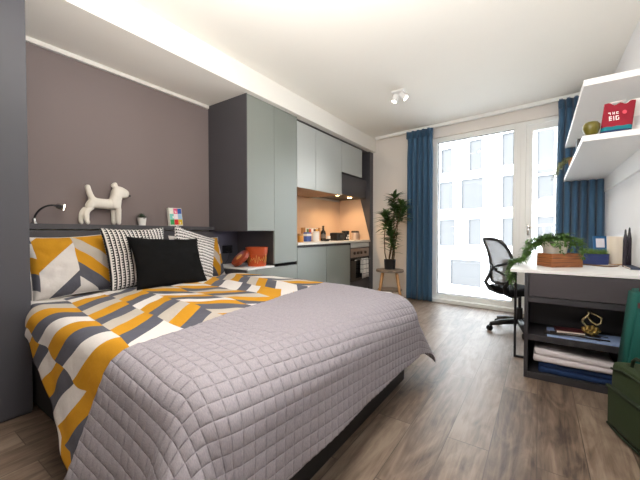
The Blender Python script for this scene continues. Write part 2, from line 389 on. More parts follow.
# curtain track
bm = B(); bx(bm, lx(-2.3), lx(.57), -.135, -.085, ZC - .045, ZC, bev=.004, mtx=WALL)
obj('curtain_rail', bm, M['frame'], loc=WALL @ Vector((.8, -.11, ZC)), label='long white curtain track fixed to the ceiling in front of the window', cat='curtain rail')
def curtain(x0, x1, n, label, lean=0., ph=0.):
    c = WALL @ Vector(((lx(x0) + lx(x1)) / 2, -.14, .02))
    root = thing('curtain', label, 'curtain', c, 'blue curtains at the window'); zb, zt = .025, ZC - .05
    bm = B(); N = n * 16; K = 26; rows = []
    for k in range(K + 1):
        t = k / K; z = zb + (zt - zb) * t; row = []
        for i in range(N + 1):
            s = i / N
            amp = .042 * (1 - .45 * t ** 6); a = 2 * PI * n * s + ph + .35 * math.sin(3.1 * s + 2.2 * (1 - t))
            d = amp * math.sin(a) + .012 * math.sin(2.3 * a + 1.7) * (1 - t)
            wd = 1 + .05 * (1 - t) * (1 - .4 * t) - .05 * math.exp(-((t - .93) / .05) ** 2)
            X = lx(x0) + (lx(x1) - lx(x0)) * (.5 + (s - .5) * wd) + .012 * math.cos(a)
            row.append(bm.verts.new(WALL @ Vector((X, -.14 + d, z))))
        rows.append(row)
    for a, b in zip(rows, rows[1:]):
        for i in range(N): bm.faces.new((a[i], a[i + 1], b[i + 1], b[i]))
    o = obj('curtain_panel', bm, M['curtain'], root, True); md = o.modifiers.new('cloth', 'SOLIDIFY'); md.thickness = .004
    bm = B()                                                              # pinch pleats under the track
    for i in range(n):
        X = lx(x0) + (lx(x1) - lx(x0)) * (i + .5) / n
        for q in (-.012, 0, .012): bx(bm, X + q - .004, X + q + .004, -.2, -.15, zt - .11, zt, bev=.003, mtx=WALL)
    obj('pleat', bm, M['curtain'], root, True)
curtain(-1.74, -1.33, 5, 'blue curtain at the left end of the window, beside the plant on the stool')
curtain(.165, .59, 6, 'blue curtain at the right end of the window, behind the desk and shelves', ph=1.)

# ---------------------------------------------------------------- outside
FAC = Matrix.Translation((-6., 26., 0)) @ Matrix.Rotation(-.26, 4, 'Z')
fp, fn = FAC.translation, (FAC.to_3x3() @ Vector((0, 1, 0)))
def fpt(u, v):
    d = FW + RT * ((u - 320) / F_PX) + UP * ((240 - v) / F_PX); p = CAM + d * ((fp - CAM).dot(fn) / d.dot(fn)); q = FAC.inverted() @ p
    return q.x, q.z
rects = []
for r in ((441, 150, 452, 172), (469, 141, 482, 169), (502, 134, 514, 164), (537, 127, 554, 172), (439, 183, 453, 209), (461, 180, 483, 208), (502, 176, 514, 207), (537, 176, 554, 206),
          (439, 220, 455, 246), (468, 219, 481, 245), (502, 218, 514, 246), (537, 216, 554, 246), (450, 259, 481, 288), (502, 259, 514, 290), (440, 112, 452, 136), (469, 102, 482, 130), (418, 183, 430, 209), (418, 221, 430, 246)):
    x0, zt = fpt(r[0], (r[1])); x1, zb = fpt(r[2], r[3]); x1b, ztb = fpt(r[2], r[1]); rects.append((x0, x1, zb, zt))
bt = thing('office_building', 'white rendered building with rows of grey windows across the street', 'building', FAC @ Vector((0, 0, -9)))
xs = sorted({-25., 40.} | {r[0] for r in rects} | {r[1] for r in rects}); zs = sorted({-9., 26.} | {r[2] for r in rects} | {r[3] for r in rects})
bm = B(); vg = {}
def vv(i, j, y):
    if (i, j, y) not in vg: vg[(i, j, y)] = bm.verts.new((xs[i], y, zs[j]))
    return vg[(i, j, y)]
solid = {(i, j): not any(r[0] - 1e-6 <= xs[i] and xs[i + 1] <= r[1] + 1e-6 and r[2] - 1e-6 <= zs[j] and zs[j + 1] <= r[3] + 1e-6 for r in rects) for i in range(len(xs) - 1) for j in range(len(zs) - 1)}
for (i, j), s in solid.items():
    if not s: continue
    bm.faces.new((vv(i, j, 0), vv(i + 1, j, 0), vv(i + 1, j + 1, 0), vv(i, j + 1, 0)))
    for (di, dj, a, b) in ((-1, 0, (i, j), (i, j + 1)), (1, 0, (i + 1, j + 1), (i + 1, j)), (0, -1, (i + 1, j), (i, j)), (0, 1, (i, j + 1), (i + 1, j + 1))):
        if not solid.get((i + di, j + dj), False):
            bm.faces.new((vv(*a, 0), vv(*b, 0), vv(*b, .3), vv(*a, .3)))
bx(bm, -25, 40, .32, 9, -9, 26)
bmesh.ops.transform(bm, matrix=FAC, verts=bm.verts[:]); obj('facade', bm, M['facade'], bt)
for (x0, x1, zb, zt) in rects:
    bm = B(); w = .05
    for a in ((x0, x0 + w, zb, zt), (x1 - w, x1, zb, zt), (x0 + w, x1 - w, zb, zb + w), (x0 + w, x1 - w, zt - w, zt)):
        bx(bm, a[0], a[1], .14, .22, a[2], a[3], mtx=FAC)
    wo = obj('window', bm, flat('grey_window_frame', (58, 60, 64)), bt)
    obj('pane', bx(B(), x0 + w, x1 - w, .17, .19, zb + w, zt - w, mtx=FAC), M['fglass'], wo)
struct('ground', box(-60, 60, 5.6, 70, -9.3, -9.02, bev=0), M['pave'])
rl = thing('balcony_railing', 'thin pale metal balcony railing outside the glass door', 'railing', WALL @ Vector((1.55, .3, 1.1)))
bm = B(); bx(bm, 1.08, 1.99, .27, .31, 1.14, 1.17, bev=.004, mtx=WALL); obj('top_rail', bm, flat('pale_railing', (196, 198, 200)), rl)
bm = B(); bx(bm, 1.08, 1.99, .27, .31, .06, .09, bev=.004, mtx=WALL); obj('bottom_rail', bm, flat('pale_railing', (196, 198, 200)), rl)
for i in range(9):
    s = 1.18 + i * .097
    bm = B(); bx(bm, s - .006, s + .006, .283, .297, .09, 1.14, mtx=WALL); obj('baluster', bm, flat('pale_railing', (196, 198, 200)), rl)

# ---------------------------------------------------------------- wardrobe, headboard, tall cupboard, bedside unit
t = thing('wardrobe', 'tall dark grey wardrobe at the left edge beside the bed', 'wardrobe', (-2.72, .0, 0))
obj('carcass', box(XW, XF - .022, -1.2, .571, .0, ZS - .003), M['ward'], t)
obj('side_panel', box(XF - .022, XF, .415, .571, .02, ZS - .003, bev=.002), M['ward'], t)
for y0, y1 in ((-.39, .412), (-1.2, -.393)):
    obj('door', box(XF - .02, XF, y0, y1, .07, ZS - .01), M['ward'], t)
t = thing('headboard', 'dark grey headboard with a narrow ledge behind the pillows', 'headboard', (-2.97, 1.4, 0))
obj('headboard_panel', box(XW, -2.945, .575, 2.227, 0, 1.07), M['head'], t)
obj('headboard_ledge', box(XW, -2.93, .575, 2.227, 1.079, 1.118, bev=.002), M['head'], t)
t = thing('tall_cupboard', 'tall sage grey cupboard with two doors at the foot of the kitchenette', 'cupboard', (-2.72, 2.63, .7))
obj('carcass', box(XW - .012, XF - .022, 2.23, 2.63, 1.07, 2.443), M['dark'], t)
obj('carcass', box(XW - .012, XF - .022, 2.631, 3.03, .70, 2.443), M['inner'], t)
obj('side_panel', box(XF - .021, XF, 2.23, 2.236, 1.07, 2.443, bev=0), M['dark'], t)
obj('door', box(XF - .02, XF, 2.238, 2.628, 1.075, 2.44), M['sage'], t)
obj('door', box(XF - .02, XF, 2.632, 3.03, .708, 2.44), M['sage'], t)
struct('wall_niche', box(XW - .02, XW, 2.227, 2.63, 0, 1.07, bev=0), M['ward'])
t = thing('bedside_unit', 'low bedside drawer unit with a white top under the tall cupboard', 'bedside unit', (-2.72, 2.6, 0))
obj('carcass', box(XW, XF - .022, 2.24, 3.03, .06, .672), M['dark'], t)
obj('plinth', box(XW, XF - .06, 2.24, 3.03, 0, .06), M['dark'], t)
obj('unit_top', box(XW, XF, 2.24, 2.63, .673, .69), M['white'], t)
obj('filler_panel', box(XF - .021, XF, 2.24, 2.35, .065, .671), M['sage'], t)
obj('drawer', box(XF - .021, XF, 2.356, 3.03, .37, .671), M['sage'], t)
obj('drawer', box(XF - .021, XF, 2.356, 3.03, .065, .362), M['sage'], t)
# orange tin with its lid
c = Vector((-2.56, 2.50, .69))
t = thing('bucket', 'orange flared tin bucket with gold marks standing on the bedside unit', 'bucket', c)
obj('bucket_body', lathe(B(), [(.098, 0), (.112, .13), (.116, .133), (.122, .2), (.124, .205), (.116, .205), (.112, .14), (.095, .01)], c, 32), M['terra'], t, 'auto')
bm = B(); tube(bm, [c + Vector((math.cos(-1.9 + k * .12) * (.105 + .09 * zz), math.sin(-1.9 + k * .12) * (.105 + .09 * zz), zz)) for k, zz in enumerate([.05 + .055 * (k % 2) + .02 * math.sin(k * 2.3) for k in range(20)])], .0032, 6)
obj('gold_marking', bm, M['gold'], t, True)
c = Vector((-2.60, 2.315, .69)); R = Matrix.Rotation(.75, 4, 'X') @ Matrix.Rotation(-.22, 4, 'Y')
t = thing('round_lid', 'round orange lid leaning against the orange tin bucket', 'lid', c)
obj('lid_disc', lathe(B(), [(.0, -.022), (.1, -.022), (.106, -.018), (.106, .018), (.1, .022), (.0, .022)], c + Vector((0, -.012, .094)), 30, R), mat('dark_orange_tin', (140, 54, 24), .45, var=.15), t, 'auto')
obj('gold_marking', lathe(B(), [(.03, .0), (.04, .0), (.04, .003), (.03, .003)], c + Vector((0, -.012, .094)) + R.to_3x3() @ Vector((0, 0, .022)), 8, R), M['gold'], t)
# socket and charger
c = Vector((XW + .001, 2.47, .86))
t = thing('wall_socket', 'dark wall socket beside the right pillow', 'socket', c)
obj('face_plate', box(XW, XW + .012, 2.40, 2.54, .815, .905, bev=.003), M['blackm'], t)
t = thing('charger_plug', 'black charger plug with a thin cable in the wall socket', 'plug', c + Vector((.02, 0, 0)))
obj('plug_body', box(XW + .012, XW + .06, 2.445, 2.495, .835, .89, bev=.006), M['black'], t, True)
obj('cable', tube(B(), [(XW + .05, 2.46, .836), (XW + .055, 2.455, .8), (XW + .06, 2.43, .74), (XW + .05, 2.4, .70), (XW + .04, 2.36, .695)], .003, 6), M['black'], t, True)

# ---------------------------------------------------------------- kitchenette
YK = 5.03
t = thing('worktop', 'pale kitchen worktop running over the base cupboards', 'worktop', (-2.7, 4.0, .905))
obj('slab', box(XW - .01, XF + .015, 3.032, YK, .90, .93, bev=.003), flat('pale_stone', (222, 216, 206), .35), t)
obj('front_trim', box(XF - .03, XF - .02, 3.032, 4.34, .873, .9), M['inner'], t)
def base_cup(y0, y1, label):
    t = thing('base_cupboard', label, 'cupboard', (-2.72, (y0 + y1) / 2, 0), 'kitchen base cupboards')
    obj('carcass', box(XW, XF - .022, y0, y1, .1, .872), M['dark'], t); obj('plinth', box(XW, XF - .06, y0, y1, 0, .1), M['dark'], t)
    obj('door', box(XF - .02, XF, y0 + .004, y1 - .004, .105, .865), M['sage'], t)
base_cup(3.032, 3.678, 'sage grey base cupboard next to the tall cupboard, under the jars')
base_cup(3.68, 4.342, 'sage grey base cupboard next to the oven')
t = thing('oven_housing', 'dark housing around the oven with a pale drawer front above it', 'cupboard', (-2.72, 4.69, 0))
obj('side_panel', box(XW, XF - .002, 4.344, 4.362, .0, .9), M['dark'], t); obj('side_panel', box(XW, XF - .002, 5.01, 5.028, .0, .9), M['dark'], t)
obj('drawer_front', box(XF - .02, XF, 4.365, 5.007, .815, .893), M['pale'], t); obj('lower_panel', box(XF - .03, XF - .01, 4.365, 5.007, .0, .275), M['dark'], t)
t = thing('oven', 'built-in black glass oven with a steel control panel', 'oven', (-2.72, 4.69, .28))
obj('body', box(XW + .05, XF - .03, 4.366, 5.006, .28, .80), M['black'], t)
obj('control_panel', box(XF - .03, XF - .002, 4.366, 5.006, .66, .805), M['steel'], t)
for y in (4.48, 4.60, 4.72, 4.86):
    obj('knob', lathe(B(), [(.024, 0), (.022, .022), (.0, .022)], (XF - .002, y, .73), 16, Matrix.Rotation(PI / 2, 4, 'Y')), mat('oven_knob', (92, 78, 72), .35, .6), t, 'auto')
obj('oven_door', box(XF - .03, XF, 4.366, 5.006, .285, .652, bev=.004), M['bglass'], t)
bm = B(); tube(bm, [(XF + .04, 4.42, .62), (XF + .04, 4.95, .62)], .009, 10)
for y in (4.45, 4.92): tube(bm, [(XF, y, .62), (XF + .04, y, .62)], .006, 8)
obj('handle', bm, M['chrome'], t, True)
# tea towel over the handle
bm = B(); y0, y1 = 4.64, 4.88; prof = [(XF + .022, .40), (XF + .024, .52), (XF + .027, .61), (XF + .031, .63), (XF + .04, .637), (XF + .049, .63), (XF + .053, .61), (XF + .056, .5), (XF + .058, .40), (XF + .06, .31)]
rows = [[bm.verts.new((x + .006 * math.sin(j * 1.3) * (1 if i > 5 else .3), y0 + (y1 - y0) * j / 12, z)) for j in range(13)] for i, (x, z) in enumerate(prof)]
for a, b in zip(rows, rows[1:]):
    for j in range(12): bm.faces.new((a[j], a[j + 1], b[j + 1], b[j]))
o = obj('tea_towel', bm, M['towelc'], loc=(XF + .04, 4.76, .31), smooth=True, label='white check tea towel hung over the oven door handle', cat='tea towel')
md = o.modifiers.new('cloth', 'SOLIDIFY'); md.thickness = .004
# upper cupboards
def upper(y0, y1, z0, label):
    t = thing('kitchen_cupboard', label, 'cupboard', (-2.72, (y0 + y1) / 2, z0), 'kitchen cupboards above the worktop')
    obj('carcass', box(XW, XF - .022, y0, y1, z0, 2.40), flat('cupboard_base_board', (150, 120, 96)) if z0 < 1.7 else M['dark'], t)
    obj('door', box(XF - .02, XF, y0 + .003, y1 - .003, z0 + .002, 2.398), M['pale'], t)
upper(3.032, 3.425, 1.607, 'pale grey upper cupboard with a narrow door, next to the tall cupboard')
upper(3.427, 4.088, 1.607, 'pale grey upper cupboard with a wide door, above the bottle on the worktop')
upper(4.09, 4.74, 1.955, 'short pale grey upper cupboard above the dark cooker hood')
t = thing('filler_strip', 'dark strip closing the gap between upper cupboards and bulkhead', 'trim', (-2.6, 4., 2.40))
obj('strip', box(XW, XF - .04, 3.032, YK, 2.402, ZS - .002), M['inner'], t)
t = thing('cooker_hood', 'dark cooker hood under the short upper cupboard', 'cooker hood', (-2.72, 4.5, 1.62))
obj('hood_body', box(XW, XF - .06, 4.092, YK - .01, 1.64, 1.952), M['dark'], t)
for y in (4.28, 4.68):
    obj('hood_lamp', lathe(B(), [(.0, 0), (.035, 0), (.035, .006), (.0, .006)], (-2.62, y, 1.633), 18), M['glowarm'], t)
t = thing('splashback', 'beige splashback behind the worktop, its side piece cut to the lit area', 'splashback', (XW, 4.0, .93))
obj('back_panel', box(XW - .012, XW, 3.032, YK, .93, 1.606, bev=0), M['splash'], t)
obj('return_panel_lit_area', prism(B(), [(XW, .931), (XF + .01, .931), (-2.60, 1.638), (XW, 1.638)], 1, YK - .008, YK), M['splash'], t)  # slanted edge builds the hood light's diagonal cut-off into the panel shape
t = thing('end_panel', 'dark grey full height end panel between kitchenette and window wall', 'panel', (-2.7, 5.09, 0))
obj('panel_board', box(XW, XF, YK + .001, wy(-2.42) - .005, 0, ZS - .002), M['dark'], t)

# things on the worktop: (u0, v_top, u1, x depth)
ZK = .93
def spot(u, X):                              # y on the worktop for a measured column
    return at(u, 238, 0, X).y
def wpx(u0, u1, X): return at(u1, 238, 0, X).y - at(u0, 238, 0, X).y
def jar(name, label, cat, u, X, r, h, body, lid, lidh=.02, group=None):
    c = Vector((X, spot(u, X), ZK)); t = thing(name, label, cat, c, group)
    obj('jar_body', lathe(B(), [(r * .95, 0), (r, .006), (r, h - .01), (r * .92, h), (.0, h)], c, 22), body, t, 'auto')
    if lid: obj('lid', lathe(B(), [(r * .97, h), (r * .99, h + .004), (r * .99, h + lidh), (r * .9, h + lidh + .004), (.0, h + lidh + .004)], c, 22), lid, t, 'auto')
    return t
jar('storage_jar', 'small amber jar at the left end of the worktop', 'jar', 300.5, -2.60, .04, .085, M['amber'], mat('jar_lid_wood', (170, 128, 84), .5))
jar('storage_jar', 'white jar between the blue packet and the dark bottle', 'jar', 316, -2.66, .05, .12, M['ceramic'], flat('white_lid', (226, 222, 216)))
c = Vector((-2.72, spot(307.5, -2.72), ZK)); t = thing('food_packet', 'blue and white packet standing next to the amber jar', 'packet', c)
obj('packet_body', box(c.x - .03, c.x + .03, c.y - .055, c.y + .055, ZK, ZK + .13, bev=.006), M['bluepk'], t); obj('packet_band', box(c.x - .031, c.x + .031, c.y - .056, c.y + .056, ZK + .075, ZK + .11, bev=.004), M['ceramic'], t)
c = Vector((-2.86, spot(311, -2.86), ZK)); t = thing('spice_rack', 'low rack of small spice jars against the splashback', 'spice rack', c)
obj('shelf_board', box(c.x - .04, c.x + .04, c.y - .19, c.y + .19, ZK, ZK + .015), M['oak'], t); obj('shelf_board', box(c.x - .04, c.x + .04, c.y - .19, c.y + .19, ZK + .11, ZK + .125), M['oak'], t)
obj('side_board', box(c.x - .04, c.x + .04, c.y - .2, c.y - .188, ZK, ZK + .2), M['oak'], t); obj('side_board', box(c.x - .04, c.x + .04, c.y + .188, c.y + .2, ZK, ZK + .2), M['oak'], t)
sc_ = [(226, 214, 200), (90, 120, 70), (200, 90, 60), (240, 236, 230), (90, 60, 40), (226, 180, 80)]
for k in range(6):
    cc = Vector((c.x, c.y - .145 + k * .058, ZK + .125)); tt = thing('spice_jar', f"small spice jar in the rack, its contents {['cream', 'green', 'rust red', 'white', 'brown', 'yellow'][k]}", 'spice jar', cc, 'spice jars in the rack')
    obj('jar_body', lathe(B(), [(.02, 0), (.021, .05), (.017, .055), (0, .055)], cc, 14), flat(f'spice_{k}', sc_[k]), tt, 'auto'); obj('lid', lathe(B(), [(.019, .055), (.019, .07), (0, .07)], cc, 14), flat('spice_lid', (226, 222, 214)), tt, 'auto')
c = Vector((-2.70, spot(323.2, -2.70), ZK)); t = thing('wine_bottle', 'dark glass bottle standing among the jars on the worktop', 'bottle', c)
obj('bottle_body', lathe(B(), [(.036, 0), (.04, .006), (.04, .12), (.034, .145), (.016, .165), (.014, .215), (.017, .217), (.017, .228), (.0, .228)], c, 22), M['winegl'], t, 'auto', angle=60)
obj('bottle_label', lathe(B(), [(.0405, .04), (.0408, .04), (.0408, .1), (.0405, .1)], c, 22), flat('bottle_label_paper', (120, 112, 104)), t, 'auto')
c = Vector((-2.56, spot(326.5, -2.56), ZK)); t = thing('bowl', 'shallow black bowl in front of the dark bottle', 'bowl', c)
obj('bowl_body', lathe(B(), [(.03, 0), (.055, .018), (.065, .034), (.061, .034), (.05, .02), (.0, .008)], c, 24), M['black'], t, 'auto')
jar('cup', 'small white cup behind the black bowl', 'cup', 328.5, -2.7, .03, .075, M['ceramic'], None)
# black toaster
c = Vector((-2.66, spot(337.3, -2.66), ZK)); t = thing('toaster', 'black toaster between the bottle and the canisters', 'toaster', c)
obj('toaster_body', box(c.x - .08, c.x + .08, c.y - .105, c.y + .105, ZK + .008, ZK + .125, bev=.022), M['black'], t, True)
obj('slot', box(c.x - .05, c.x - .02, c.y - .08, c.y + .08, ZK + .122, ZK + .127), M['steel'], t); obj('slot', box(c.x + .02, c.x + .05, c.y - .08, c.y + .08, ZK + .122, ZK + .127), M['steel'], t)
obj('front_badge', box(c.x + .079, c.x + .082, c.y - .045, c.y + .045, ZK + .05, ZK + .09), flat('toaster_badge', (70, 74, 78)), t); obj('base', box(c.x - .07, c.x + .07, c.y - .095, c.y + .095, ZK, ZK + .01), M['black'], t)
# canisters
def canister(u, X, r, h, body, lid, label, dots=None):
    c = Vector((X, spot(u, X), ZK)); t = thing('canister', label, 'canister', c, 'canisters on the worktop')
    obj('canister_body', lathe(B(), [(r * .97, 0), (r, .006), (r, h), (0, h)], c, 26), body, t, 'auto'); obj('lid', lathe(B(), [(r * 1.02, h), (r * 1.02, h + .025), (r * .9, h + .032), (0, h + .032)], c, 26), lid, t, 'auto')
    if dots:
        bm = B()
        for k in range(5):
            a = -1.0 + k * .42
            for zz in (.3, .62): sph(bm, c + Vector((math.cos(a + zz) * r, math.sin(a + zz) * r, h * zz)), .016, .5, .5, 1.2, 8)
        obj('printed_pattern', bm, dots, t, True)
canister(345.5, -2.68, .062, .125, M['black'], M['black'], 'black canister with a white print beside the toaster', M['ceramic'])
canister(355, -2.66, .064, .125, M['copper'], flat('dark_lid', (52, 42, 38)), 'pale canister with a dark lid at the far end of the worktop')

# ---------------------------------------------------------------- bed
t = thing('bed', 'double bed with a dark divan base between the wardrobe and the tall cupboard', 'bed', (-1.9, 1.39, 0))
obj('divan_base', box(-2.93, -.78, .60, 2.19, .015, .33, bev=.006), M['bedbase'], t)
obj('drawer_front', box(-1.80, -.90, .588, .60, .05, .29, bev=.004), M['bedbase'], t)
obj('drawer_front', box(-2.8, -1.84, .588, .60, .05, .29, bev=.004), M['bedbase'], t)
obj('mattress', box(-2.93, -.80, .585, 2.205, .33, .585, bev=.05), M['mattress'], t, True)
def prof(d, Rr, fl):
    """cloth hanging over an edge: arc length -> (out, down); fl is the slope away from vertical"""
    a = PI / 2 - fl; La = Rr * a
    if d <= 0: return 0, 0
    if d < La: return Rr * math.sin(d / Rr), Rr * (1 - math.cos(d / Rr))
    e = d - La
    return Rr * math.sin(a) + e * math.sin(fl), Rr * (1 - math.cos(a)) + e * math.cos(fl)
def nz(x, y, z=0., s=1.): return noise.noise(Vector((x * s, y * s, z)))
YN, YF, XT = .59, 2.21, -.80
def drape(x, y, zt, Rr, near, far, foot, wav, XT=-.80, Rf=None, YF=2.21):
    """sheet point (x, y) -> draped point; overshoot beyond the three free edges falls down"""
    dn, df, du = max(0, YN - y), max(0, y - YF), max(0, x - XT)
    px, py = min(x, XT), min(max(y, YN), YF); z = zt; Rf = Rf or Rr
    if du > 0 and (dn > 0 or df > 0):
        dv = max(dn, df); r = (du ** 3.2 + dv ** 3.2) ** (1 / 3.2); ph = math.atan2(dv, du); k = math.sin(2 * ph) ** 2
        fl = foot * math.cos(ph) ** 2 + (near if dn else far) * math.sin(ph) ** 2 + k * .36
        h, w = prof(r, Rf * math.cos(ph) ** 2 + Rr * math.sin(ph) ** 2, fl); px += h * math.cos(ph); py += h * math.sin(ph) * (-1 if dn else 1); z -= w
    elif du > 0:
        h, w = prof(du, Rf, foot + wav * nz(y, 1., 3., 2.6)); px += h; z -= w
    elif dn > 0:
        h, w = prof(dn, Rr, near + wav * nz(x, 2., 7., 2.4)); py -= h; z -= w
    elif df > 0:
        h, w = prof(df, Rr, far + wav * nz(x, 5., 1., 2.4)); py += h; z -= w
    return px, py, z
def rumple(x, y, a):
    return a * (nz(x, y, 0, 2.2) + .5 * nz(x, y, 4., 5.5) + .3 * (1 - abs(nz(x + .3 * y, y, 9., 6.))))
# duvet
pts, uvs = [], []
NX, NY = 120, 200
for i in range(NX + 1):
    x = -2.62 + (1.72) * i / NX
    hem = .15 + .40 * min(1, max(0, (x + 2.3) / .95)); pr, ur = [], []
    for j in range(NY + 1):
        y = YN - hem + (YF + .30 - YN + hem) * j / NY
        sm = min(1, max(0, (x + 2.42) / .16)); sm = sm * sm * (3 - 2 * sm)
        X, Y, Z = drape(x, y, .618, .06, .03 + .13 * min(1, max(0, (x + 2.45) / .9)), .1, .1, .06)
        if y < YN: Y = YN + (Y - YN) * (.1 + .9 * sm)
        dn = max(0, YN - y); on = 1 - min(1, dn / .1) * .5
        und = min(1, max(0, (x - (-1.17 - .26 * min(1, max(0, (y - YN) / 1.62)) - .2 * dn)) / .08))      # lies flat under the bedspread
        Z -= .022 * und; Y += .03 * und * min(1, dn / .06); on *= 1 - .7 * und
        Z += rumple(x, y, .016) * on + (.01 * math.sin(x * 23 + 2) * min(1, dn / .2))
        Y += -.012 * nz(x, y, 2., 7.) * min(1, dn / .15)
        e = (x + 2.62) / .14                                            # rolled head edge
        if e < 1: Z -= .05 * (1 - math.sqrt(max(0, 1 - (1 - e) ** 2)))
        pr.append((X, Y, Z)); ur.append((x, y + .13 * (x + 1.7)))
    pts.append(pr); uvs.append(ur)
grid_obj('duvet', pts, uvs, M['duvet'], solid=.02, label='duvet with mustard, grey and white chevron blocks spread over the bed', cat='duvet')
# quilted bedspread
cell = .046; pts, uvs = [], []
NX, NY = 150, 380
for j in range(NY + 1):
    y = YN - .55 + (YF + .50 - YN + .55) * j / NY; pr, ur = [], []
    s = min(1, max(0, (y - YN) / (YF - YN)))
    xh = -1.205 - .255 * s - .22 * max(0, YN - y)
    for i in range(NX + 1):
        x = xh + (-.87 + .50 - xh) * i / NX
        X, Y, Z = drape(x, y, .642, .11, .25, .17, .06, .10, -.87, .18, 2.165)
        ov = max(YN - y, y - 2.165, x + .87, 0); Z -= .03 * min(1, max(0, (x + 1.35) / .48)) ** 2 * (.35 + .65 * s) + .012 * max(0, s - .6); Z += rumple(x, y, .008) * (1 if ov == 0 else .6)
        pr.append((X, Y, max(Z, .02))); ur.append((x - .1 * y, y + .1 * x))
    pts.append(pr); uvs.append(ur)
def qd(u, v):
    return .0035 * (abs(math.sin(PI * u / cell)) * abs(math.sin(PI * v / cell))) ** .45
grid_obj('bedspread', pts, uvs, M['quilt'], quilt=lambda u, v: -qd(u, v), solid=-.008, label='grey lilac quilted bedspread folded over the foot of the bed', cat='bedspread')

def cushion(name, label, cat, m, loc, w, h, th, lean, yaw=0., roll=0., group=None, seedv=0., pinch=.07, piped=None, uvrot=0., dent=0.):
    t = thing(name, label, cat, loc, group); N = 34
    MT = Matrix.Translation(loc) @ Matrix.Rotation(yaw, 4, 'Z') @ Matrix.Rotation(roll, 4, 'X') @ Matrix.Rotation(-lean, 4, 'Y')
    verts, fl = [], []; idx = {}; faces = []
    for sd in (1, -1):
        for i in range(N + 1):
            for j in range(N + 1):
                a, b = 2 * i / N - 1, 2 * j / N - 1
                edge = (i in (0, N) or j in (0, N))
                if edge and sd < 0: idx[(sd, i, j)] = idx[(1, i, j)]; continue
                k = ((1 - a * a) * (1 - b * b))
                pw = th * .5 * (max(k, 0) ** .42)
                y = a * w / 2 * (1 - pinch * (1 - b * b)); z = h / 2 + b * h / 2 * (1 - pinch * (1 - a * a))
                cr = .012 * nz(a, b, seedv + sd, 2.2) + .007 * nz(a, b, seedv, 5.)
                x = sd * pw * (1 - dent * math.exp(-(a * a * 3 + (b - .5) ** 2 * 3))) + cr * min(1, k * 6)
                z -= .02 * (1 - abs(a)) * max(0, b) * dent
                idx[(sd, i, j)] = len(verts); verts.append(MT @ Vector((x, y, z)))
                cu, su = math.cos(uvrot), math.sin(uvrot); fl.append((cu * a * w / 2 - su * b * h / 2, su * a * w / 2 + cu * b * h / 2))
        for i in range(N):
            for j in range(N):
                f = [idx[(sd, i, j)], idx[(sd, i + 1, j)], idx[(sd, i + 1, j + 1)], idx[(sd, i, j + 1)]]
                faces.append(f if sd > 0 else f[::-1])
    me = bpy.data.meshes.new('cover'); me.from_pydata([v - Vector(loc) for v in verts], [], faces)
    ul = me.uv_layers.new(name='UVMap'); buf = []
    for lp in me.loops: buf += fl[lp.vertex_index]
    ul.data.foreach_set('uv', buf); me.polygons.foreach_set('use_smooth', [True] * len(me.polygons)); me.materials.append(m)
    o = bpy.data.objects.new('cover', me); C.objects.link(o); o.parent = t; W[o.name] = Vector(loc)
    ring = [(i, 0) for i in range(N)] + [(N, j) for j in range(N)] + [(i, N) for i in range(N, 0, -1)] + [(0, j) for j in range(N, 0, -1)]
    if piped:
        bm = B(); tube(bm, [verts[idx[(1, i, j)]] for i, j in ring] + [verts[idx[(1, 0, 0)]]], .0035, 6); obj('seam_piping', bm, piped, t, True)
    return t
cushion('pillow', 'patterned pillow with mustard and grey chevrons at the left side of the bed', 'pillow', M['pcaseL'], (-2.73, .91, .60), .52, .46, .20, .36, roll=.04, group='patterned pillows', seedv=1, uvrot=PI / 2, piped=flat('pillow_seam', (228, 224, 220)))
cushion('pillow', 'patterned pillow half hidden behind the striped cushion at the right', 'pillow', M['pcaseL'], (-2.74, 1.945, .60), .56, .44, .18, .36, roll=-.04, group='patterned pillows', seedv=5, uvrot=PI / 2 + .15, piped=flat('pillow_seam', (228, 224, 220)))
cushion('cushion', 'black and white striped cushion, its stripes upright, left of the black cushion', 'cushion', M['stripeV'], (-2.58, 1.30, .625), .50, .49, .13, .30, yaw=.02, roll=.02, group='striped cushions', seedv=9)
cushion('cushion', 'black and white cushion with slanting stripes behind the black cushion', 'cushion', M['stripeD'], (-2.61, 1.745, .648), .46, .45, .12, .30, roll=-.30, group='striped cushions', seedv=12, uvrot=PI / 2 - .05)
cushion('cushion', 'plain black velvet cushion leaning in front of the striped cushions', 'cushion', M['blackv'], (-2.36, 1.43, .625), .585, .43, .16, .46, yaw=-.03, roll=-.04, seedv=15, pinch=.09, piped=M['blackv'])

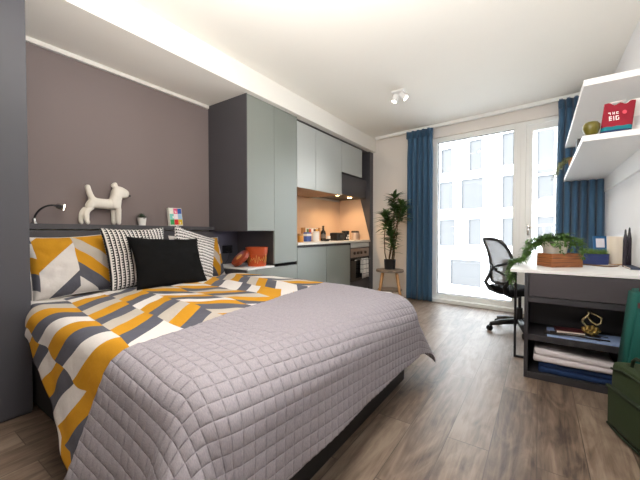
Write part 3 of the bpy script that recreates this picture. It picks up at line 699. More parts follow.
# ---------------------------------------------------------------- on the headboard ledge
ZL = 1.118
def skin_mesh(verts, edges, radii, root=0, sub=2):
    me = bpy.data.meshes.new('skin'); me.from_pydata(verts, edges, []); o = bpy.data.objects.new('skin', me); C.objects.link(o)
    o.modifiers.new('s', 'SKIN'); sk = me.skin_vertices[0].data
    for i, r in enumerate(radii): sk[i].radius = (r, r) if not isinstance(r, tuple) else r; sk[i].use_root = (i == root)
    m2 = o.modifiers.new('d', 'SUBSURF'); m2.levels = sub; m2.render_levels = sub
    dg = bpy.context.evaluated_depsgraph_get(); me2 = bpy.data.meshes.new_from_object(o.evaluated_get(dg))
    bm = B(); bm.from_mesh(me2); bpy.data.objects.remove(o); return bm
XD = -2.972
def dq(px, py, dx=0.): return (XD + dx, 1.008 + (px / 8 + 60 - 79) * .00722, ZL + (430 - py) / 8 * .0088)
V_ = [dq(330, 285), dq(250, 280), dq(220, 290), dq(440, 270), dq(435, 225), dq(448, 165), dq(482, 176), dq(518, 194), dq(548, 203),   # 0-8 body, rump, chest, neck, head, muzzle
      dq(236, 245), dq(215, 195), dq(202, 148),                                                     # 9-11 tail
      dq(215, 320, .018), dq(188, 350, .02), dq(188, 395, .02), dq(194, 425, .02), dq(212, 427, .02),                 # 12-16 near hind leg
      dq(208, 320, -.018), dq(170, 352, -.02), dq(163, 395, -.02), dq(163, 425, -.02), dq(180, 427, -.02),            # 17-21 far hind leg
      dq(445, 310, .018), dq(447, 370, .018), dq(448, 424, .018), dq(464, 427, .018),                  # 22-25 near fore
      dq(425, 310, -.018), dq(424, 370, -.018), dq(423, 424, -.018), dq(438, 427, -.018),              # 26-29 far fore
      dq(425, 150, .012), dq(392, 128, .02), dq(440, 145, -.012), dq(432, 108, -.02), dq(385, 283), dq(524, 224)]         # 30-33 ears, 34 belly
E_ = [(0, 1), (1, 2), (0, 34), (34, 3), (3, 4), (4, 5), (5, 6), (6, 7), (7, 8), (1, 9), (9, 10), (10, 11), (2, 12), (12, 13), (13, 14), (14, 15), (15, 16), (2, 17), (17, 18), (18, 19), (19, 20), (20, 21),
      (3, 22), (22, 23), (23, 24), (24, 25), (3, 26), (26, 27), (27, 28), (28, 29), (5, 30), (30, 31), (5, 32), (32, 33), (7, 35)]
R_ = [.046, .044, .038, .048, .042, .042, .04, .038, .038, .025, .022, .02, .027, .021, .02, .02, .018, .027, .021, .02, .02, .018, .026, .022, .021, .019, .026, .022, .021, .019, .019, .019, .019, .019, .046, .028]
bm = skin_mesh(V_, E_, R_)
lo = min(v.co.z for v in bm.verts); bmesh.ops.translate(bm, verts=bm.verts[:], vec=(0, 0, ZL - lo))
t = thing('dog_figurine', 'whitewashed wooden terrier figurine standing on the headboard ledge', 'figurine', (XD, 1.15, ZL))
obj('dog_body', bm, M['dogw'], t, True)
bm = B(); e = dq(478, 172); sph(bm, Vector((e[0] + .024, e[1], e[2])), .004); sph(bm, Vector(dq(560, 196)), .008); obj('eye_and_nose', bm, M['black'], t, True)
# gooseneck lamp
t = thing('reading_lamp', 'small black gooseneck reading lamp with a chrome head on the headboard ledge', 'lamp', (-2.965, .725, ZL))
obj('lamp_base', lathe(B(), [(.02, 0), (.02, .006), (.012, .012), (.012, .035), (0, .035)], (-2.965, .725, ZL), 18), M['chrome'], t, 'auto')
arc = [(-2.965 + .03 * s, .725 + .105 * s ** 1.6, ZL + .03 + .105 * math.sin(PI / 2 * s)) for s in [i / 14 for i in range(15)]]
obj('gooseneck', tube(B(), arc, .0065, 10), M['blackm'], t, True)
d = Vector((.02, .055, -.012)).normalized(); p = Vector(arc[-1])
obj('lamp_head', tube(B(), [p, p + d * .012, p + d * .02, p + d * .06], [.008, .012, .02, .024], 16), M['chrome'], t, 'auto'); obj('lamp_lens', tube(B(), [p + d * .0602, p + d * .062], .02, 16), M['glow'], t)
# succulent
c = Vector((-2.97, 1.475, ZL)); t = thing('potted_succulent', 'tiny succulent in a white pot between the dog figurine and the colourful box', 'potted plant', c)
obj('pot', lathe(B(), [(.03, 0), (.037, .062), (.039, .07), (.034, .07), (.032, .055), (0, .055)], c, 22), M['ceramic'], t, 'auto')
bm = B()
for k in range(46):
    a = k * 2.4; e = .25 + 1.2 * (1 - k / 46); dd = Vector((math.cos(a) * math.sin(e), math.sin(a) * math.sin(e), math.cos(e))); leaf(bm, c + Vector((0, 0, .055)), dd, Vector((0, 0, 1)), .058, .02, -.1)
obj('leaves', bm, M['succ'], t, True)
# colour blocked box
c = Vector((-2.965, 1.80, ZL)); t = thing('card_box', 'small box with nine bright colour blocks leaning on the headboard wall', 'box', c)
TL = Matrix.Translation(c) @ Matrix.Rotation(.03, 4, 'X') @ Matrix.Rotation(-.12, 4, 'Y')
obj('box_body', bx(B(), -.018, .018, -.067, .067, 0.002, .178, bev=.001, mtx=TL), flat('card_white', (226, 224, 214)), t)
cols = [[(50, 150, 80), (214, 44, 40), (226, 196, 30)], [(120, 200, 190), (240, 226, 236), (160, 196, 226)], [(228, 232, 220), (226, 90, 140), (40, 84, 168)]]
mats = []; bm = B(); mi = 0
for r_ in range(3):
    for q in range(3):
        mats.append(flat(f'block_{r_}{q}', cols[r_][q])); y0 = -.063 + q * .042
        bx(bm, .018, .0195, y0 + .001, y0 + .041, .012 + r_ * .054, .064 + r_ * .054, mi=mi, mtx=TL); mi += 1
for (y, z, a, b) in ((-.045, .140, .016, .006), (-.05, .128, .006, .02), (-.03, .085, .012, .02), (.0, .085, .014, .008), (.006, .095, .006, .016), (.04, .03, .01, .014), (-.004, .14, .008, .022), (.008, .136, .014, .006)):
    bx(bm, .0195, .0203, y - a / 2, y + a / 2, z - b / 2, z + b / 2, mi=9, mtx=TL)
mats.append(flat('block_white', (244, 242, 236))); obj('colour_blocks', bm, mats, t)

# ---------------------------------------------------------------- stool and tall plant
c = Vector((-1.90, 4.66, 0)); t = thing('stool', 'round wooden stool carrying the tall plant beside the blue curtain', 'stool', c)
obj('seat', lathe(B(), [(0, .455), (.2, .455), (.21, .462), (.21, .485), (.203, .492), (0, .492)], c, 40), M['greytop'], t, 'auto')
for k in range(4):
    a = PI / 4 + .35 + k * PI / 2; d0 = Vector((math.cos(a), math.sin(a), 0)); obj('leg', tube(B(), [c + d0 * .245, c + d0 * .145 + Vector((0, 0, .456))], [.015, .022], 10), M['oak'], t, True)
obj('lower_shelf', lathe(B(), [(0, .165), (.18, .165), (.188, .171), (.188, .183), (.18, .19), (0, .19)], c, 36), M['greytop'], t, 'auto')
c = c + Vector((0, 0, .492)); t = thing('tall_plant', 'tall dark green leafy plant in a black pot on the stool', 'potted plant', c)
obj('pot', lathe(B(), [(.074, 0), (.08, .005), (.088, .148), (.09, .152), (.082, .152), (.08, .135), (0, .135)], c, 4 * 6, Matrix.Rotation(.5, 4, 'Z')), M['black'], t, 'auto')
obj('soil', lathe(B(), [(.0, .136), (.08, .136), (.0, .142)], c, 20), M['soil'], t)
bst, blf = B(), B()
stems = [((-.05, -.01), (-.07, .02, .84)), ((-.02, .02), (.06, -.05, .50)), ((.03, .0), (.07, -.02, 1.10)), ((.0, -.03), (.235, -.13, .98)), ((.05, .02), (-.03, .05, .72)), ((.02, .03), (.12, .04, .92))]
for (bx0, by0), tip in stems:
    p0 = c + Vector((bx0, by0, .13)); p1 = c + Vector(tip); pm = (p0 + p1) / 2 + Vector((bx0 * .6, by0, 0)); P = [p0, (p0 * 2 + pm) / 3 + Vector((bx0 * .3, 0, 0)), pm, (pm + p1) / 2, p1]
    tube(bst, P, [.010, .009, .008, .007, .005], 8)
    for k in range(58):
        s = random.random() ** 1.3 * .26; q = p1 - Vector((0, 0, s)) * (1 if tip[2] < .8 else .9); a = random.random() * 2 * PI; e = .5 + .9 * random.random() * (.6 + s * 2)
        dd = Vector((math.cos(a) * math.sin(e), math.sin(a) * math.sin(e), math.cos(e))); leaf(blf, q, dd, Vector((0, 0, 1)), .13 + .09 * random.random(), .056, .45)
obj('stems', bst, M['stem'], t, True); obj('foliage', blf, M['leafd'], t, True)

# ---------------------------------------------------------------- ceiling spotlight
c = Vector((-1.33, 3.55, ZC)); t = thing('ceiling_spotlight', 'white twin spotlight on the ceiling', 'ceiling light', c)
obj('mount_plate', box(c.x - .09, c.x + .05, c.y - .045, c.y + .045, ZC - .022, ZC, bev=.005), M['white'], t)
for k, (dx, dr) in enumerate(((-.055, Vector((-.3, -.1, -1))), (.02, Vector((.75, .15, -.8))))):
    p = c + Vector((dx, 0, -.022)); d = dr.normalized(); q = p + Vector((0, 0, -.03))
    ar = obj('arm', tube(B(), [p, q], .008, 8), M['white'], t, True)
    obj('lamp_head', tube(B(), [q - d * .025, q - d * .02, q + d * .055, q + d * .06], [.02, .03, .034, .032], 18), M['white'], t, 'auto')
    obj('bulb', tube(B(), [q + d * .0602, q + d * .063], .027, 16), M['glow'], t)

# ---------------------------------------------------------------- desk and open unit
ZD = .785; XD0 = -.178
t = thing('desk', 'white topped desk along the right wall with a black steel frame', 'desk', (.2, 3.7, 0))
obj('desk_top', box(XD0, XR - .002, 2.752, 4.62, .762, ZD, bev=.003), M['white'], t)
for y, XL in ((3.16, XD0 + .004), (4.56, .08)):
    bm = B()
    for a in ((XL, XL + .018, .0, .761), (.55, .568, 0, .761)): bx(bm, a[0], a[1], y - .009, y + .009, a[2], a[3], bev=.002)
    bx(bm, XL + .018, .55, y - .009, y + .009, 0, .018, bev=.002); bx(bm, XL + .018, .55, y - .009, y + .009, .743, .761, bev=.002)
    obj('leg_frame', bm, M['blackm'], t)
x0, x1, y0, y1 = -.088, XR - .004, 2.755, 3.14
t = thing('shelf_unit', 'dark grey unit under the desk end with a drawer and two open shelves', 'shelf unit', (.25, 2.95, 0))
um = mat('unit_charcoal_laminate', (56, 54, 58), .45, var=.04)
obj('side_panel', box(x0, x0 + .024, y0, y1, 0, .76), um, t); obj('side_panel', box(x1 - .024, x1, y0, y1, 0, .76), um, t)
obj('back_panel', box(x0 + .024, x1 - .024, y1 - .015, y1, .045, .76), um, t); obj('base_board', box(x0 + .024, x1 - .024, y0, y1 - .015, 0, .047), um, t)
obj('shelf_board', box(x0 + .024, x1 - .024, y0, y1 - .015, .276, .318), um, t); obj('shelf_board', box(x0 + .024, x1 - .024, y0, y1 - .015, .552, .590), um, t)
obj('drawer', box(x0 + .028, x1 - .028, y0 + .002, y1 - .03, .596, .757), mat('drawer_warm_grey', (70, 65, 69), .5, var=.03), t)
# contents: middle shelf
bm = box(.05, .47, 2.762, 3.0, .3185, .330, bev=.002); t = obj('magazine', bm, M['paper'], loc=(.26, 2.9, .3185), label='pale blue magazine lying flat on the middle shelf under the drawer', cat='magazine')
c = Vector((.18, 2.9, .3305)); t = thing('book', 'maroon book lying on the pale blue magazine', 'book', c)
TB = Matrix.Translation(c) @ Matrix.Rotation(.1, 4, 'Z')
obj('cover', bx(B(), -.08, .08, -.055, .055, 0, .026, bev=.002, mtx=TB), M['maroon'], t); obj('pages', bx(B(), -.078, .0805, -.0555, .053, .004, .022, mtx=TB), M['cream'], t)
bm = B()
for k in range(9):
    y = 2.775 + k * .012; p0 = Vector((.03 + .02 * (k % 3), y, .334)); p1 = Vector((.36 + .03 * math.sin(k * 2), y + .03 * math.cos(k), .336 + .004 * (k % 2)))
    tube(bm, [p0, (p0 + p1) / 2 + Vector((0, .006, .004)), p1], .0028, 6)
tag(obj('twig_bundle', bm, flat('dark_twig', (40, 34, 32)), loc=(.2, 2.82, .333), smooth=True), 'thin dark twigs lying across the pale blue magazine', 'twigs', kind='stuff')
c = Vector((.30, 2.90, .3305)); t = thing('brass_ornament', 'brass ornament with looped ribbon on the shelf below the drawer', 'ornament', c)
bm = B()
lathe(bm, [(.03, 0), (.036, .006), (.02, .012), (.0, .012)], c, 20)
for k in range(26):
    a = k * 2.4; z = .02 + .045 * k / 26; r = .042 * math.sin(PI * (k + 4) / 34); sph(bm, c + Vector((math.cos(a) * r, math.sin(a) * r, z)), .014, 1, 1, .8, 8)
obj('pine_cone_base', bm, M['brass'], t, True)
bm = B(); tube(bm, [c + Vector((-.03 + .018 * math.sin(s * .9), -.01, .02 + .16 * s / 10)) for s in range(11)], [.008] * 10 + [.004], 8)
tube(bm, [c + Vector(p) for p in ((-.02, 0, .14), (.0, -.01, .105), (.03, -.015, .085), (.052, -.01, .1), (.055, 0, .135), (.03, .005, .15), (.0, 0, .16))], .007, 8)
obj('ribbon_loop', bm, mat('champagne_metal', (226, 206, 160), .25, .9), t, True)
# towels: folded, rounded fold to the left
def towel(name, label, m, x0, x1, y0, y1, z0, z1, n, sl):
    c = Vector(((x0 + x1) / 2, (y0 + y1) / 2, z0)); root = thing(name, label, 'towel', c, 'folded towels on the bottom shelf'); th = (z1 - z0) / n
    for k in range(n):
        bm = B(); bx(bm, x0 + .006 * (k % 2), x1 - .01 * (k % 2), y0 + .008 * (k % 2), y1, z0 + k * th, z0 + (k + 1) * th, bev=th * .38)
        bmesh.ops.subdivide_edges(bm, edges=[e for e in bm.edges if abs(e.verts[0].co.x - e.verts[1].co.x) > .2], cuts=12)
        for v in bm.verts:
            f = (v.co.x - x0) / (x1 - x0)
            v.co.z = z0 + (v.co.z - z0) * (1 + sl * (.5 - f)) + .003 * nz(v.co.x, v.co.y, k, 16) * (1 if v.co.z > z0 + .006 else 0); v.co.y += .008 * nz(v.co.x, k * 3., 0, 9)
        obj('fold', bm, m, root, True)
towel('folded_towel', 'navy blue folded towel at the bottom of the open unit', M['toweln'], -.0, .46, 2.775, 3.08, .048, .124, 2, .1)
towel('folded_towel', 'white folded towel lying on the navy towel in the open unit', M['towelw'], -.03, .43, 2.765, 3.08, .126, .205, 2, .34)

# ---------------------------------------------------------------- on the desk
c = Vector((.10, 3.36, ZD)); A = -.0
e1, e2 = Vector((.078, 3.03, ZD)), Vector((.26, 3.17, ZD))
ang = math.atan2(e2.y - e1.y, e2.x - e1.x); Lf = .25; Ll = .16
TP = Matrix.Translation(e1) @ Matrix.Rotation(ang, 4, 'Z')
pc = TP @ Vector((Lf / 2, Ll / 2, 0))
t = thing('wooden_crate', 'low reddish wooden crate on the near end of the desk, holding the ivy pot', 'crate', pc)
hh = .105
for a in ((0, Lf, 0, .012), (0, Lf, Ll - .012, Ll), (0, .012, .012, Ll - .012), (Lf - .012, Lf, .012, Ll - .012)):
    for z in (0, .036, .072):
        pass
    o = obj('side_board', bx(B(), a[0], a[1], a[2], a[3], 0.0, hh, bev=.003, mtx=TP), M['crate'], t)
obj('base_board', bx(B(), .012, Lf - .012, .012, Ll - .012, 0, .012, mtx=TP), M['crate'], t)
bm = B()
for z in (.033, .068): bx(bm, -.001, Lf + .001, -.001, 0, z, z + .0025, mtx=TP); bx(bm, -.001, 0, 0, Ll, z, z + .0025, mtx=TP)
obj('plank_gap', bm, flat('crate_gap', (70, 38, 22)), t)
c = pc + Vector((-.03, -.01, .0125)); t = thing('trailing_ivy', 'trailing green plant in a whitewashed pot spilling over the desk corner', 'potted plant', c)
obj('pot', lathe(B(), [(.052, 0), (.058, .004), (.092, .175), (.1, .18), (.1, .19), (.09, .19), (.088, .165), (0, .165)], c, 28, None, 1, .8), mat('whitewashed_pot', (220, 212, 200), .8, var=.1, scale=18, bump=.3, bscale=30), t, 'auto', angle=50)
bv, bl = B(), B(); top = c + Vector((0, 0, .18))
def vine(P, r, n, Lm, spread):
    P = [Vector(p) for p in P]; tube(bv, P, r, 6)
    for k in range(n):
        s = random.random() * (len(P) - 1.001); i = int(s); q = P[i].lerp(P[i + 1], s - i); a = random.random() * 2 * PI
        dd = Vector((math.cos(a) * spread, math.sin(a) * spread, random.uniform(-.75, .5))); leaf(bl, q + dd * .008, dd, Vector((0, 0, 1)), Lm * random.uniform(.7, 1.25), .016, .3)
edge = Vector((XD0, 3.18, ZD))
for k in range(14):                                       # strands over the desk edge
    a = random.uniform(-.05, .07); b = random.uniform(-.04, .04); ln = random.uniform(.55, 1.)
    P = [top + Vector((-.02, b, 0)), top + Vector((-.09, -.02 + b, .035 + a * .3)), top + Vector((-.17 - .3 * a, -.05 + b, -.05 + a)), top + Vector((-.215, -.09 + b, -.14 + .3 * a)), Vector((XD0 - .012, 3.16 + b, ZD + .04)),
         Vector((XD0 - .03 + .4 * a, 3.12 + b, ZD - .06 * ln)), Vector((XD0 - .02 + a * .4, 3.09 + b, ZD - .20 * ln))]
    vine(P[:4] if k % 4 == 3 else P, .0018, 52, .040, 1.)
for k in range(20):                                       # crown and short tails round the rim
    a = k * 2 * PI / 20 + random.uniform(-.1, .1); d0 = Vector((math.cos(a), math.sin(a) * .8, 0)); dr = random.uniform(.01, .10) if k % 3 == 1 else .0
    vine([top + d0 * .02, top + d0 * .07 + Vector((0, 0, .03 + .03 * random.random())), top + d0 * .112 + Vector((0, 0, .005)), top + d0 * .122 - Vector((0, 0, dr + .01))], .0018, 30, .036, 1.)
for k in range(12):
    a = random.random() * 6.28; d0 = Vector((math.cos(a), math.sin(a) * .8, 0)); vine([top, top + d0 * .05 + Vector((0, 0, .04)), top + d0 * .09 + Vector((0, 0, .06 + .02 * random.random()))], .0016, 30, .034, 1.)
for k in range(4):                                        # long strands to the right
    b = random.uniform(-.03, .03); vine([top + Vector((.03, b, 0)), top + Vector((.1, -.02 + b, .045)), top + Vector((.16, -.03 + b, .02)), top + Vector((.175, -.04 + b, -.08 - .05 * random.random()))], .0018, 50, .034, 1.)
obj('vines', bv, M['leaf'], t, True); obj('foliage', bl, M['leaf'], t, True)
# blue trough of moss
c = Vector((.385, 3.56, ZD)); t = thing('blue_trough', 'blue oval planter filled with green moss, right of the wooden crate', 'planter', c)
obj('trough', lathe(B(), [(.086, 0), (.09, .005), (.094, .085), (.096, .09), (.09, .09), (.086, .078), (0, .078)], c, 36, None, 1, .62), M['blue'], t, 'auto', angle=50)
bm = B()
for k in range(520):
    a = random.random() * 6.28; r = .09 * math.sqrt(random.random()); p = c + Vector((math.cos(a) * r, math.sin(a) * r * .62, .078)); dd = Vector((random.uniform(-.7, .7), random.uniform(-.7, .7), 1)); leaf(bm, p, dd, Vector((1, 0, 0)), .034 + .034 * random.random(), .009, .3)
lathe(bm, [(.086, .079), (.06, .094), (0, .1)], c, 24, None, 1, .62)
obj('moss', bm, M['moss'], t)
# picture card behind
c = Vector((.505, 4.25, ZD)); t = thing('picture_card', 'small blue framed card standing behind the blue planter', 'picture', c)
TC = Matrix.Translation(c) @ Matrix.Rotation(.28, 4, 'Z') @ Matrix.Rotation(-.14, 4, 'X')
obj('card_frame', bx(B(), -.055, .055, -.008, .008, 0, .235, bev=.003, mtx=TC), mat('bright_blue_frame', (24, 90, 140), .5), t); obj('card_picture', bx(B(), -.034, .036, -.0095, -.008, .12, .21, mtx=TC), flat('card_pale', (232, 226, 232)), t)
obj('easel_back', bx(B(), -.02, .02, .008, .05, 0, .14, bev=.002, mtx=TC), M['black'], t)
# cream cylinder lamp
c = Vector((.531, 3.64, ZD)); t = thing('cylinder_lamp', 'cream paper cylinder lamp standing on the desk near the wall', 'lamp', c)
obj('lamp_shade', lathe(B(), [(.054, .006), (.059, .008), (.059, .232), (.054, .235), (.0, .235)], c, 36), M['cream'], t, 'auto'); obj('lamp_foot', lathe(B(), [(.062, 0), (.062, .006), (0, .006)], c, 30), M['oak'], t)
# two dark slim bottles and curved twig
for k, (x, y, hgt, lb) in enumerate(((.574, 3.42, .31, 'tall slim black bottle by the cream lamp, the taller of two'), (.548, 3.40, .295, 'slim black bottle against the wall, the shorter of two'))):
    c = Vector((x, y, ZD)); t = thing('slim_bottle', lb, 'bottle', c, 'slim black bottles on the desk')
    obj('bottle_body', lathe(B(), [(.013, 0), (.015, .004), (.014, hgt * .72), (.010, hgt * .82), (.009, hgt * .86), (0, hgt * .86)], c, 18), mat('dark_plum_gloss', (40, 32, 44), .25), t, 'auto', angle=60); obj('cap', lathe(B(), [(.008, hgt * .86), (.006, hgt * .97), (.002, hgt), (0, hgt)], c, 14), M['black'], t, 'auto')
P = [(.20, 3.42, ZD + .006), (.28, 3.42, ZD + .006), (.34, 3.38, ZD + .006), (.41, 3.32, ZD + .006), (.46, 3.33, ZD + .006), (.50, 3.38, ZD + .006), (.52, 3.44, ZD + .006)]
bm = tube(B(), P, [.004, .005, .0055, .006, .006, .005, .004], 8); obj('curved_stick', bm, wood_mat('curved_stick_wood', (96, 66, 44), (150, 112, 76)), loc=(.38, 3.38, ZD), smooth=True, label='thin curved brown stick lying on the desk in front of the planter', cat='stick')
c = Vector((.55, 3.30, ZD)); t = thing('notebook', 'dark slate notebook lying on the desk by the wall', 'notebook', c)
obj('cover', box(.54, .597, 3.16, 3.44, ZD, ZD + .016, bev=.002), flat('slate_cover', (56, 62, 82)), t); obj('pages', box(.538, .592, 3.165, 3.435, ZD + .004, ZD + .012), M['cream'], t)

# ---------------------------------------------------------------- shelves on the right wall
t = thing('wall_shelf', 'lower white floating shelf on the right wall with its white back board', 'shelf', (.41, 3.7, 1.655))
obj('shelf_board', box(.222, XR - .022, 2.73, 4.76, 1.652, 1.69, bev=.002), M['white'], t)
obj('back_board', box(XR - .021, XR, 2.73, 4.76, 1.505, 2.028), M['white'], t)
t = thing('wall_shelf', 'upper white floating shelf on the right wall close to the ceiling', 'shelf', (.41, 3.7, 2.03))
obj('shelf_board', box(.228, XR, 2.78, 4.68, 2.03, 2.072, bev=.002), M['white'], t)
ZH = 1.69
c = Vector((.272, 2.785, ZH)); t = thing('fruit_ornament', 'glossy yellow green apple ornament at the near end of the lower shelf', 'fruit', c)
obj('fruit', lathe(B(), [(1e-5, .006), (.016, .0), (.034, .018), (.046, .05), (.046, .075), (.034, .092), (.014, .094), (1e-5, .084)], c, 26), M['pear'], t, True)
obj('stalk', tube(B(), [c + Vector((0, 0, .084)), c + Vector((.004, .002, .1))], .0025, 6), M['stem'], t, True)
# crimson pouch
c = Vector((.392, 2.80, ZH)); t = thing('fabric_pouch', 'crimson fabric pouch with white lettering and a teal hem leaning on the lower shelf', 'pouch', c)
TC = Matrix.Translation(c) @ Matrix.Rotation(.08, 4, 'Z') @ Matrix.Rotation(-.2, 4, 'X') @ Matrix.Diagonal((1.02, 1., 1.22, 1))
def pouch(z0, z1, y, dpt, out, bm=None):
    bm = bm or B(); N = 16; rows = []
    K = 10
    for sd in (1, -1):
        rows = []
        for k in range(K + 1):
            f = k / K; row = []
            for i in range(N + 1):
                s = 2 * i / N - 1; tt = (z0 + (z1 - z0) * f); hw = .076
                topz = .168 + .016 * abs(s) ** 3 + .006 * math.cos(s * 9)
                b = dpt * (1 - abs(s) ** 3) ** .5 * (1 - .75 * (tt) ) + .002
                row.append(bm.verts.new((s * hw + .03 * tt, -b * sd * out, tt * topz)))
            rows.append(row)
        for a, b_ in zip(rows, rows[1:]):
            for i in range(N): bm.faces.new((a[i], a[i + 1], b_[i + 1], b_[i]))
    bmesh.ops.remove_doubles(bm, verts=bm.verts[:], dist=.0015)
    bmesh.ops.transform(bm, matrix=TC, verts=bm.verts[:]); return bm
obj('pouch_body', pouch(.0, 1., 0, .024, 1.), M['red'], t, True)
obj('hem_band', pouch(.0, .1, 0, .0245, 1.02), M['navyp'], t, True); 
bm = pouch(.1, .22, 0, .0245, 1.02); obj('hem_band', bm, M['tealp'], t, True, label='teal hem band')
bm = B()                                                    # white lettering, too small in the photo to read: the same blocks of strokes
for (x, z, w, h) in ((-.026, .118, .012, .004), (-.022, .112, .003, .012), (-.010, .114, .003, .014), (-.002, .114, .003, .014), (-.006, .114, .008, .003), (.008, .114, .003, .013), (.013, .119, .009, .003), (.013, .110, .009, .003),
                     (-.028, .084, .004, .026), (-.021, .094, .010, .004), (-.021, .084, .010, .004), (-.021, .074, .010, .004), (-.007, .084, .004, .026), (.004, .084, .004, .026), (.011, .095, .012, .004), (.011, .074, .012, .004), (.016, .080, .004, .012)):
    zz = z / .18; b = .024 * (1 - abs(x / .074) ** 3) ** .5 * (1 - .75 * zz) + .002
    bx(bm, x - w / 2, x + w / 2, -b - .0022, -b + .002, z - h / 2, z + h / 2, mtx=TC)
obj('lettering', bm, flat('print_white', (240, 236, 234)), t)
bm = B(); lathe(bm, [(0, 0), (.011, 0), (.011, .002), (0, .002)], (0, 0, 0), 14); bmesh.ops.transform(bm, matrix=TC @ Matrix.Translation((.045, -.0175, .112)) @ Matrix.Rotation(PI / 2, 4, 'X'), verts=bm.verts[:]); obj('round_patch', bm, mat('rose_patch', (208, 70, 88), .7), t)
bm = B()
tube(bm, [TC @ Vector(p) for p in ((-.05, .004, .172), (-.03, .006, .180), (0, .006, .184), (.03, .006, .186), (.058, .004, .188))], .004, 8); obj('drawstring', bm, M['pinkw'], t, True)
c = Vector((.475, 2.91, ZH)); t = thing('box_file', 'white box file standing beside the crimson pouch on the lower shelf', 'box file', c)
TC = Matrix.Translation(c) @ Matrix.Rotation(.05, 4, 'Z') @ Matrix.Rotation(-.08, 4, 'Y'); obj('file_body', bx(B(), .012, .075, -.01, .24, .006, .235, bev=.003, mtx=TC), M['white'], t); obj('file_label', bx(B(), .03, .06, -.0108, -.01, .06, .12, mtx=TC), flat('file_label_grey', (206, 208, 210)), t)
# far end of the lower shelf
c = Vector((.262, 4.0, ZH)); t = thing('small_planter', 'small tan pot with a pale trailing plant at the far end of the lower shelf', 'potted plant', c)
obj('pot', lathe(B(), [(.036, 0), (.046, .085), (.048, .09), (.041, .09), (.04, .075), (0, .075)], c, 22), mat('tan_pot', (176, 128, 92), .8, var=.15, scale=20), t, 'auto')
bv, bl = B(), B(); top = c + Vector((0, 0, .085))
for k in range(12):
    b = random.uniform(-.06, .06); ln = random.uniform(.4, 1.1); vine([top, top + Vector((-.05, b * .6, .012)), top + Vector((-.09 - .02 * ln, b, -.06 * ln)), top + Vector((-.10 - .05 * ln, b * 1.2 - .02, -.15 * ln - .02))], .0018, 26, .03, .8)
obj('vines', bv, M['leafg'], t, True); obj('foliage', bl, M['leafg'], t, True)
c = Vector((.262, 3.22, ZH)); t = thing('black_speaker', 'small black cube speaker on the lower shelf in front of the tan pot', 'speaker', c)
obj('speaker_body', box(c.x - .035, c.x + .04, c.y - .045, c.y + .045, ZH, ZH + .09, bev=.008), M['black'], t, True); obj('speaker_grille', lathe(B(), [(.026, 0), (.026, .002), (0, .003)], (c.x - .035, c.y, ZH + .045), 20, Matrix.Rotation(-PI / 2, 4, 'Y')), M['blackm'], t)

# ---------------------------------------------------------------- bags at the right edge
c = Vector((.44, 2.08, 0)); t = thing('holdall_bag', 'olive green canvas holdall standing on the floor at the right edge', 'bag', c)
A_ = math.atan2(-.25, .087)                         # long side runs towards the viewer
TG = Matrix.Translation((.32, 2.32, 0)) @ Matrix.Rotation(A_, 4, 'Z')
bm = B(); Lb, Db, Hb = .40, .14, .365; N1, N2 = 18, 12; rows = []
bx(bm, 0, Lb, 0, Db, .004, Hb, bev=.03); bmesh.ops.subdivide_edges(bm, edges=bm.edges[:], cuts=3, use_grid_fill=True)
for v in bm.verts:
    s = v.co.x / Lb; k = v.co.z / Hb; v.co.y += (.014 * math.sin(PI * s) * math.sin(PI * k)) * (-1 if v.co.y < Db / 2 else 1); v.co.z += .016 * nz(v.co.x, v.co.y, 1, 5) * k; v.co.x += .02 * (k - .4) * (1 if s > .5 else 1); v.co.y += .008 * nz(v.co.x, v.co.z, 5, 7)
bmesh.ops.transform(bm, matrix=TG, verts=bm.verts[:]); obj('bag_body', bm, M['bagg'], t, True)
bm = B(); bx(bm, .04, .36, -.028, .01, .04, .235, bev=.012, mtx=TG); obj('front_pocket', bm, M['bagg'], t, True)
bm = B(); bx(bm, .035, .365, -.034, -.012, .228, .243, bev=.004, mtx=TG); obj('pocket_flap', bm, M['bagd'], t, True)
bm = B(); tube(bm, [TG @ Vector(p) for p in ((0.01, -.008, .02), (.13, -.016, .018), (.26, -.016, .018), (.39, -.006, .02))], .007, 8); obj('bottom_piping', bm, M['bagd'], t, True)
bm = B(); tube(bm, [TG @ Vector(p) for p in ((0.02, 0, .32), (.13, -.008, .345), (.26, -.008, .345), (.39, 0, .335))], .006, 8); obj('zip_edge', bm, M['bagd'], t, True)
for y in (.05, .12):
    bm = B(); tube(bm, [TG @ Vector(p) for p in ((.09, y, .35), (.10, y, .395), (.14, y - .01, .42), (.20, y - .012, .425), (.26, y - .01, .415), (.30, y, .39), (.31, y, .35))], .008, 8); obj('handle', bm, M['bagd'], t, True)
c = Vector((.49, 2.62, 0)); t = thing('tote_bag', 'teal canvas tote bag standing between the unit and the olive holdall', 'bag', c)
TT = Matrix.Translation((.40, 2.47, 0)) @ Matrix.Rotation(.0, 4, 'Z')
bm = B(); vs = []
prism(bm, [(.378, .004), (.594, .004), (.594, .725), (.45, .715)], 1, 2.46, 2.68)
bmesh.ops.bevel(bm, geom=bm.edges[:], offset=.014, segments=3, affect='EDGES'); obj('tote_body', bm, M['teal'], t, True)
bm = B(); bx(bm, .452, .594, 2.452, 2.4605, .632, .662, bev=.002); obj('maroon_band', bm, M['maroon'], t)
bm = B(); tube(bm, [(.47, 2.5, .72), (.475, 2.5, .78), (.5, 2.5, .81), (.54, 2.5, .81), (.565, 2.5, .78), (.57, 2.5, .72)], .007, 8); obj('handle', bm, M['maroon'], t, True)

